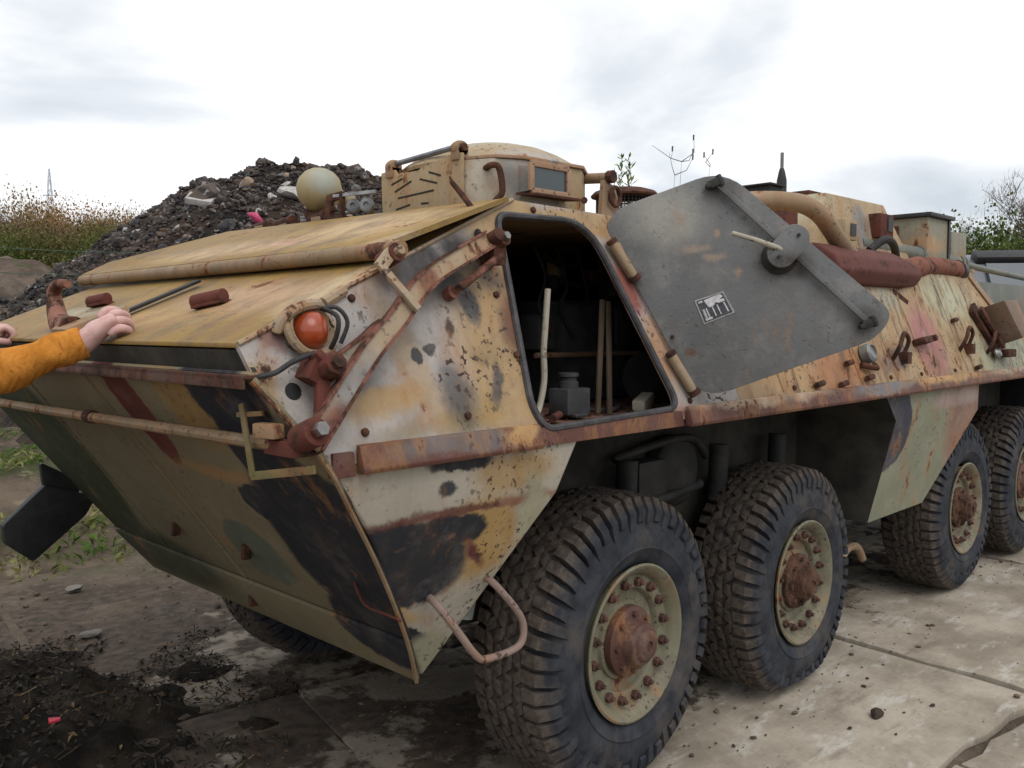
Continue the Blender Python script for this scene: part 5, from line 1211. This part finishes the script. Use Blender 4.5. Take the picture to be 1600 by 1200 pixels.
        if green:
            for k in range(150):
                t = rr.uniform(.45, 1); p = base+V(((pts[-1]-base).x*t, (pts[-1]-base).y*t, h*t)); s = rr.uniform(.02, .05)
                dd = V((rr.gauss(0, 1), rr.gauss(0, 1), rr.uniform(.4, 1.6))).normalized()*s*1.9; sd = V((rr.gauss(0, 1), rr.gauss(0, 1), 0)).normalized()*s*.28
                l.add([p, p+dd*.5+sd, p+dd, p+dd*.5-sd], [(0, 1, 2, 3)])
        root = empty('tall_weed', base); tag(root, label, 'weed', 'tall weeds behind the roof')
        for nm, mb, mt in (('stem', m, cols['green'] if green else bark), ('leaves', l, leaf_w if green else bark)):
            for v in mb.v: v -= base
            me = bpy.data.meshes.new(nm); me.from_pydata([tuple(p) for p in mb.v], [], mb.f); me.materials.append(mt); link(nm, me, root)
    leaf_w = leaf_mat('weed_leaves', (.10, .16, .05), (.20, .26, .10))
    W = 8.0
    zt = lambda y: 1.71+(507-y)/1406*W
    for i, (px, y, g, lab) in enumerate(((946, 262, 1, 'green leafy weed over the ventilator cap, leftmost of four'), (962, 252, 1, 'green leafy weed over the ventilator cap, second from left'), (977, 252, 1, 'green leafy weed over the ventilator cap, third from left'), (1003, 266, 1, 'green leafy weed over the ventilator cap, rightmost of four'),
                                         (1058, 276, 0, 'bare dry weed over the top of the open door, leftmost of three'), (1082, 250, 0, 'tallest bare dry weed over the top of the open door'), (1108, 268, 0, 'bare dry weed over the corner of the open door, rightmost of three'))):
        weed((px-800)/1406*W, W, zt(y)+.05, 40+i, g, lab)
    # far-off low wood along the horizon
    rr = random.Random(3); m = MB()
    for k in range(9000):
        a = rr.uniform(-1.6, 1.6); d = rr.uniform(85, 110); hmax = 4.2+1.6*noise.noise((a*9, 0, 0)); z = rr.uniform(-.2, hmax)*rr.uniform(.6, 1); s = rr.uniform(.35, .9)
        p = at(math.sin(a)*d, math.cos(a)*d, z); q = Matrix.Rotation(rr.uniform(0, 6.3), 3, 'Z') @ Matrix.Rotation(rr.gauss(0, .5), 3, 'X')
        m.add([p+q @ V(v)*s for v in ((-1, 0, -.8), (1, 0, -.7), (.8, .2, .9), (-.7, 0, 1))], [(0, 1, 2, 3)])
    me = bpy.data.meshes.new('woods'); me.from_pydata([tuple(p) for p in m.v], [], m.f); me.materials.append(leaf_mat('far_wood', (.07, .075, .04), (.14, .12, .06))); tag(link('woods', me), kind='stuff')
build_trees()

def build_background_things():
    # pylon
    d = 260; u = (88-800)/1406*d; H = 1.71+(507-264)/1406*d
    m = MB(); b0 = at(u, d, 0)
    def leg(w0, w1, z0, z1):
        for sx in (-1, 1):
            for sy in (-1, 1): m.bar(b0+V((sx*w0, sy*w0, z0)), b0+V((sx*w1, sy*w1, z1)), .17, .17, (1, .3, .2))
        n = 5
        for k in range(n):
            za, zb = z0+(z1-z0)*k/n, z0+(z1-z0)*(k+1)/n; wa, wb = w0+(w1-w0)*k/n, w0+(w1-w0)*(k+1)/n
            for s in (-1, 1):
                m.bar(b0+V((-wa, s*wa, za)), b0+V((wb, s*wb, zb)), .10, .10, (0, 1, .2)); m.bar(b0+V((s*wa, -wa, za)), b0+V((s*wb, wb, zb)), .10, .10, (1, 0, .2))
    leg(2.6, .85, 0, H*.72); leg(.85, .12, H*.72, H)
    for z in (H*.74, H*.84): m.bar(b0+R2*-1.9+V((0, 0, z)), b0+R2*1.9+V((0, 0, z)), .2, .3)
    o = m.obj('pylon', simple('pylon_steel', (.58, .63, .68), .8, 0, .1, 1, 0), None, smooth=False); tag(o, 'thin grey lattice pylon standing far off above the treeline', 'pylon')
    # chain-link fence in front of the pile
    fe = empty('wire_fence', at(-6, 7.5)); inv = fe.location.copy()
    mw = simple('green_wire', (.045, .085, .06), .5, .0, .2, 4, 0); mp = simple('fence_post_paint', (.06, .10, .07), .6, 0, .2, 4, 0)
    A, B = at(-6.6, 6.6), at(-1.75, 10.2)
    def fp(t, z): p = A.lerp(B, t); return V((p.x, p.y, z))-inv
    for z in (.15, .8, 1.5, 2.22, 2.44):
        n = 14; MB().tube([fp(i/n, z-.03*math.sin(math.pi*((i*3/n) % 1))) for i in range(n+1)], .0035, 5).obj('fence_wire', mw, fe)
    for t in (0, 1/3, 2/3, 1):
        MB().tube([fp(t, -.1), fp(t, 2.5)], .022, 8).obj('fence_post', mp, fe)
    m = MB(); L_ = (B-A).length; st = .09; nz = 2.22
    k = -nz
    while k < L_:
        for s in (1, -1):
            x0, x1 = (k, k+nz) if s == 1 else (k+nz, k)
            ts = []
            a0, z0, a1, z1 = x0, .05, x1, nz
            # clip to the fence length
            def clip(a0, z0, a1, z1):
                lo, hi = 0., 1.
                for bnd, sg in ((0, 1), (L_, -1)):
                    f0, f1 = (a0-bnd)*sg, (a1-bnd)*sg
                    if f0 < 0 and f1 < 0: return None
                    if f0*f1 < 0:
                        t = f0/(f0-f1)
                        if f0 < 0: lo = max(lo, t)
                        else: hi = min(hi, t)
                return None if lo >= hi else (a0+(a1-a0)*lo, z0+(z1-z0)*lo, a0+(a1-a0)*hi, z0+(z1-z0)*hi)
            c = clip(a0, z0, a1, z1)
            if c: m.tube([fp(c[0]/L_, c[1]), fp(c[2]/L_, c[3])], .0011, 3, False)
        k += st
    o = m.obj('fence_mesh', mw, fe, smooth=False); o['kind'] = 'stuff'
    tag(fe, 'green wire mesh fence running in front of the rubble heap', 'fence')
    # parked van behind the tail
    va = empty('parked_van', at(5.75, 10.6), None, 0); va.rotation_euler = (0, 0, math.radians(222))
    wp = simple('dark_grey_paint', (.10, .11, .125), .35, .2, .05, 3, 0); gl = glass('van_glass', (.06, .075, .09), .3); dk = M_black
    def bx(n, c, d_, mt, bv=.02): return MB().box(c, d_).obj(n, mt, va, bevel=bv)
    body = [(-2.3, .35), (2.4, .35), (2.45, 1.05), (1.95, 1.25), (1.18, 2.36), (.9, 2.44), (-2.2, 2.42), (-2.3, 2.2)]
    MB().prism([(x, -.95, z) for x, z in body], (0, 1.9, 0)).obj('van_body', wp, va, bevel=.05, seg=3)
    MB().prism([(1.925, -.82, 1.31), (1.925, .82, 1.31), (1.235, .78, 2.305), (1.235, -.78, 2.305)], (.03, 0, .02)).obj('windscreen', gl, va)
    for s in (-1, 1):
        for x0, x1 in ((.45, 1.3), (-.75, .3), (-2.05, -.9)):
            MB().prism([(x0, s*.952, 1.4), (x1+(.25 if x0 > .4 else 0), s*.952, 1.4), (x1-(.2 if x0 > .4 else 0), s*.952, 2.15), (x0, s*.952, 2.15)], (0, s*.006, 0)).obj('side_window', gl, va)
        for x in (-1.5, 1.5):
            w = MB(); w.lathe([(.2, -.1), (.33, -.1), (.35, -.05), (.35, .05), (.33, .1), (.2, .1)], (x, s*.88, .34), (0, 1, 0), 28); w.obj('van_wheel', M_rubber, va)
        bx('mirror', (1.42, s*1.08, 1.62), (.08, .14, .26), dk)
        bx('headlight', (2.43, s*.68, .95), (.06, .36, .18), simple('lamp_glass', (.5, .52, .55), .2), .02)
    bx('bumper', (2.45, 0, .48), (.16, 1.8, .26), dk, .04)
    MB().box((-.6, 0, 2.44), (2.6, 1.8, .03)).obj('roof_rail', dk, va, bevel=.01)
    MB().bar((1.16, -.86, 2.39), (1.16, .86, 2.39), .16, .10, (.5, 0, .8)).obj('roof_edge', dk, va, bevel=.02)
    tag(va, 'dark grey van parked behind the tail of the armoured vehicle', 'van')
build_background_things()

# ------------------------------------------------------------------ the person whose arms reach in from the left
def skin_mesh(name, chains, mat, parent, sub=2, root=0):
    """chains: list of lists of (pos, radius or (rx,ry)); chains after the first start at an existing joint given by nearest position"""
    bm = bmesh.new(); lay = bm.verts.layers.skin.verify(); allv = []
    def getv(p):
        for v in allv:
            if (v.co-V(p)).length < 1e-4: return v
        return None
    for ch in chains:
        prev = None
        for p, r in ch:
            v = getv(p)
            if v is None:
                v = bm.verts.new(p); allv.append(v); v[lay].radius = (r, r) if not isinstance(r, tuple) else r
            if prev is not None and bm.edges.get((prev, v)) is None: bm.edges.new((prev, v))
            prev = v
    allv[root][lay].use_root = True
    me = bpy.data.meshes.new(name); bm.to_mesh(me); bm.free()
    o = bpy.data.objects.new(name, me); COL.objects.link(o)
    sk = o.modifiers.new('skin', 'SKIN'); sk.use_smooth_shade = True; ss = o.modifiers.new('sub', 'SUBSURF'); ss.levels = ss.render_levels = sub
    dg = bpy.context.evaluated_depsgraph_get(); ev = o.evaluated_get(dg); nm = bpy.data.meshes.new_from_object(ev)
    o.modifiers.clear(); o.data = nm; nm.materials.clear(); nm.materials.append(mat); nm.shade_smooth(); nm.name = name
    if parent is not None: o.parent = parent; o.matrix_parent_inverse = parent.matrix_world.inverted()
    return o

def build_person():
    bs = NB('skin'); P = bs.P(); sc = bs.mix(bs.ramp(bs.noise(P, 30, 5, .6), .35, .65), (.50, .29, .265), (.60, .385, .355)); bs.bump(bs.noise(P, 150, 3), .15, .002)
    bs.b.inputs['Subsurface Weight'].default_value = .15; bs.b.inputs['Subsurface Radius'].default_value = (.02, .008, .005); ms = bs.fin(sc, .5, 0, .35)
    bc = NB('orange_fleece'); P = bc.P(); oc = bc.mix(bc.ramp(bc.noise(P, 18, 6, .65), .35, .65), (.43, .165, .026), (.55, .225, .042))
    w = bc.n('ShaderNodeTexWave'); bc.l(P, w.inputs[0]); w.inputs['Scale'].default_value = 14; w.inputs['Distortion'].default_value = 9; w.inputs['Detail'].default_value = 3
    bc.bump(bc.math('ADD', bc.math('MULTIPLY', w.outputs['Fac'], .5), bc.math('MULTIPLY', bc.noise(P, 220, 3), .25)), .5, .012); mo = bc.fin(oc, .95, 0, .1)
    mt = simple('dark_trousers', (.03, .032, .042), .9, 0, .3, 12, .3, local=False); mh = simple('brown_hair', (.05, .032, .02), .7, 0, .3, 40, .5, local=False); mb = simple('boot_leather', (.035, .026, .02), .6, 0, .3, 20, .3, local=False)
    px, py = -2.14, .10
    pel = V((px, py, .96)); chest = V((px+.02, py, 1.30)); neck = V((px+.04, py, 1.47)); sr, sl = V((px+.03, py-.19, 1.42)), V((px+.03, py+.19, 1.42))
    er, wr = V((-1.875, -.285, 1.575)), V((-1.655, -.392, 1.668)); el, wl = V((-1.90, .47, 1.56)), V((-1.685, .535, 1.668))
    hr, hl = V((px, py-.10, .92)), V((px, py+.10, .92)); kr, kl = V((px+.07, py-.12, .50)), V((px+.03, py+.13, .50)); ar, al = V((px-.02, py-.13, .09)), V((px-.05, py+.15, .09))
    hd = V((px+.06, py, 1.60))
    root = empty('person', (px, py, 0)); tag(root, 'person in an orange fleece gripping the nose of the armoured vehicle', 'person')
    # continuous body (skin)
    body = skin_mesh('body', [[(pel, .085), (V((px+.01, py, 1.12)), .085), (chest, .095), (neck, .055), (V((px+.05, py, 1.54)), .055)],
        [(chest, .095), (sr, .055), (er, .045), (wr, .028)], [(chest, .095), (sl, .055), (el, .045), (wl, .028)],
        [(pel, .085), (hr, .06), (kr, .055), (ar, .04), (ar+V((.14, -.01, -.05)), .035)], [(pel, .085), (hl, .06), (kl, .055), (al, .04), (al+V((.14, .01, -.05)), .035)]], ms, root)
    # head with face
    hm = MB(); hm.sphere(hd+V((0, 0, .03)), .105, 28, 20, (.98, .78, 1.18))
    for v in hm.v:
        q = v-hd
        if q.x > .02: 
            v.x += .030*math.exp(-((q.y/.016)**2+((q.z-.012)/.030)**2))                       # nose
            for s in (-1, 1): v.x -= .010*math.exp(-(((q.y-s*.034)/.016)**2+((q.z-.04)/.013)**2))
            v.x -= .005*math.exp(-((q.y/.03)**2+((q.z+.042)/.005)**2)); v.x += .010*math.exp(-((q.y/.03)**2+((q.z+.08)/.02)**2))
        if q.z < -.03: v.y = hd.y+q.y*(1-.35*min(1, (-.03-q.z)/.08))
    head = hm.obj('head', ms, root, angle=180); head.matrix_parent_inverse = root.matrix_world.inverted()
    for s in (-1, 1):
        e = MB(); e.sphere(hd+V((.077, s*.034, .040)), .011, 12, 8); o = e.obj('eye', simple('eye_white', (.6, .58, .55), .3), head)
        e = MB(); e.sphere(hd+V((-.005, s*.083, .02)), .03, 12, 8, (.6, .3, 1)); e.obj('ear', ms, head)
        e = MB(); e.sphere(hd+V((.086, s*.034, .040)), .005, 8, 6); e.obj('pupil', M_black, head)
        e = MB(); e.tube([hd+V((.09, s*.016, .064)), hd+V((.092, s*.034, .069)), hd+V((.08, s*.052, .063))], .004, 6); e.obj('eyebrow', mh, head)
    e = MB(); e.tube([hd+V((.083, -.024, -.042)), hd+V((.090, 0, -.041)), hd+V((.083, .024, -.042))], .004, 6); e.obj('lips', simple('lip_skin', (.42, .16, .14), .5), head)
    hh = MB(); hh.sphere(hd+V((-.012, 0, .052)), .112, 24, 14, (.98, .82, 1.08), None, 0, math.pi*.52); hh.obj('hair', mh, head)
    # clothes
    def lump(a, b, n, r0, r1, amp, seed):
        rr = random.Random(seed); return [(a.lerp(b, i/(n-1)), (r0+(r1-r0)*i/(n-1))*(1+amp*rr.uniform(-1, 1))) for i in range(n)]
    cr = wr+(er-wr)*.12; cl_ = wl+(el-wl)*.12
    skin_mesh('fleece', [[(V((px, py, .86)), .165), (V((px, py, .97)), .168), (V((px+.01, py, 1.1)), .162), (chest+V((0, 0, .02)), .165), (neck+V((0, 0, -.005)), .07)],
        [(chest+V((0, 0, .02)), .165), (sr, .085)]+lump(sr.lerp(er, .3), er, 4, .072, .060, .10, 1)[0:]+lump(er.lerp(cr, .2), cr, 6, .064, .050, .10, 2)+[(wr+(er-wr)*.02, .044)],
        [(chest+V((0, 0, .02)), .165), (sl, .085)]+lump(sl.lerp(el, .3), el, 4, .072, .060, .06, 3)+lump(el.lerp(cl_, .2), cl_, 5, .058, .042, .09, 4)+[(wl+(el-wl)*.02, .038)]], mo, root)
    skin_mesh('trousers', [[(pel+V((0, 0, .13)), .135), (pel+V((0, 0, .05)), .142), (pel+V((0, 0, -.03)), .125), (hr+V((0, 0, -.05)), .098), (hr.lerp(kr, .5), .09), (kr, .075), (kr.lerp(ar, .5), .066), (ar+V((0, 0, .03)), .06)], [(pel+V((0, 0, -.03)), .125), (hl+V((0, 0, -.05)), .098), (hl.lerp(kl, .5), .09), (kl, .075), (kl.lerp(al, .5), .066), (al+V((0, 0, .03)), .06)]], mt, root)
    fl = [o for o in root.children if o.name.startswith('fleece')][0]
    for v in fl.data.vertices:
        q = V(v.co); d = .009*noise.noise((q.x*11, q.y*11, q.z*16))+.006*noise.noise((q.x*26, q.y*26, q.z*34)); v.co = q+v.normal*d
    for w_, e_ in ((wr, er), (wl, el)):
        d = (e_-w_).normalized(); c = MB(); c.lathe([(.036, -.004), (.044, -.002), (.047, .012), (.047, .036), (.050, .05), (.044, .056)], w_+d*.004, d, 28, False)
        for v in c.v: v += V(noise.noise_vector(v*30))*.003
        c.obj('cuff', mo, root).matrix_parent_inverse = root.matrix_world.inverted()
    for a in (ar, al):
        skin_mesh('boot', [[(a+V((0, 0, .04)), .052), (a+V((.0, 0, -.035)), .048), (a+V((.09, 0, -.045)), .044), (a+V((.17, 0, -.05)), .036)]], mb, root)
    # hands: palm, four fingers curled over the plate edge, thumb from the side of the palm
    def hand(wr, fwd, side, up, s, name):
        """fwd: wrist to knuckles, side: towards the little finger, up: back of the hand"""
        fwd, side, up = fwd.normalized(), side.normalized(), up.normalized()
        def p(f, sd, u): return wr+(fwd*f+side*sd+up*u)*s
        pc = p(.050, 0, .004)
        palm = [[(p(-.03, 0, -.002), .030*s), (p(.0, 0, 0), .030*s), (p(.035, 0, .003), (.040*s, .026*s)), (p(.070, 0, .004), (.043*s, .022*s)), (p(.088, 0, .002), (.040*s, .018*s))]]
        o = skin_mesh(name, palm, ms, root)
        nail = simple('nail_'+name, (.62, .42, .38), .35)
        for k, (sd, ln, kn) in enumerate(((-.031, .92, .085), (-.010, 1.0, .092), (.011, .95, .088), (.031, .78, .078))):
            r0 = .0108*s
            ch = [(p(kn-.03, sd*.85, .004), r0), (p(kn-.004, sd, .009), r0*1.12), (p(kn+.010*ln, sd*1.02, -.006), r0*1.0), (p(kn+.016*ln, sd*1.02, -.026*ln), r0*1.02), (p(kn+.006, sd*1.02, -.042*ln), r0*.92), (p(kn-.014, sd*1.0, -.046*ln), r0*.86), (p(kn-.028, sd*.98, -.036*ln), r0*.7)]
            skin_mesh('finger', [ch], ms, o)
        ch = [(p(.012, -.022, -.008), .015*s), (p(.034, -.040, -.018), .0145*s), (p(.058, -.046, -.032), .0125*s), (p(.078, -.036, -.048), .0115*s), (p(.088, -.018, -.054), .0095*s)]
        skin_mesh('thumb', [ch], ms, o)
    f = (R2*.74+F2*.30+V((0, 0, .60))).normalized(); up = -F2*.92+V((0, 0, .30))-R2*.35; up = (up-f*up.dot(f)).normalized()
    side = f.cross(up)
    if side.dot(V((0, 0, -1))) < 0: side = -side
    hand(wr, f, side, up, 1.25, 'hand')
    f2 = (F2*.5+R2*.55+V((0, 0, .35))).normalized(); up2 = V((-.25, -.1, .95)); up2 = (up2-f2*up2.dot(f2)).normalized(); side2 = f2.cross(up2)
    if side2.dot(V((.3, 1, 0))) < 0: side2 = -side2
    hand(wl, f2, side2, up2, 1.05, 'hand')
build_person()
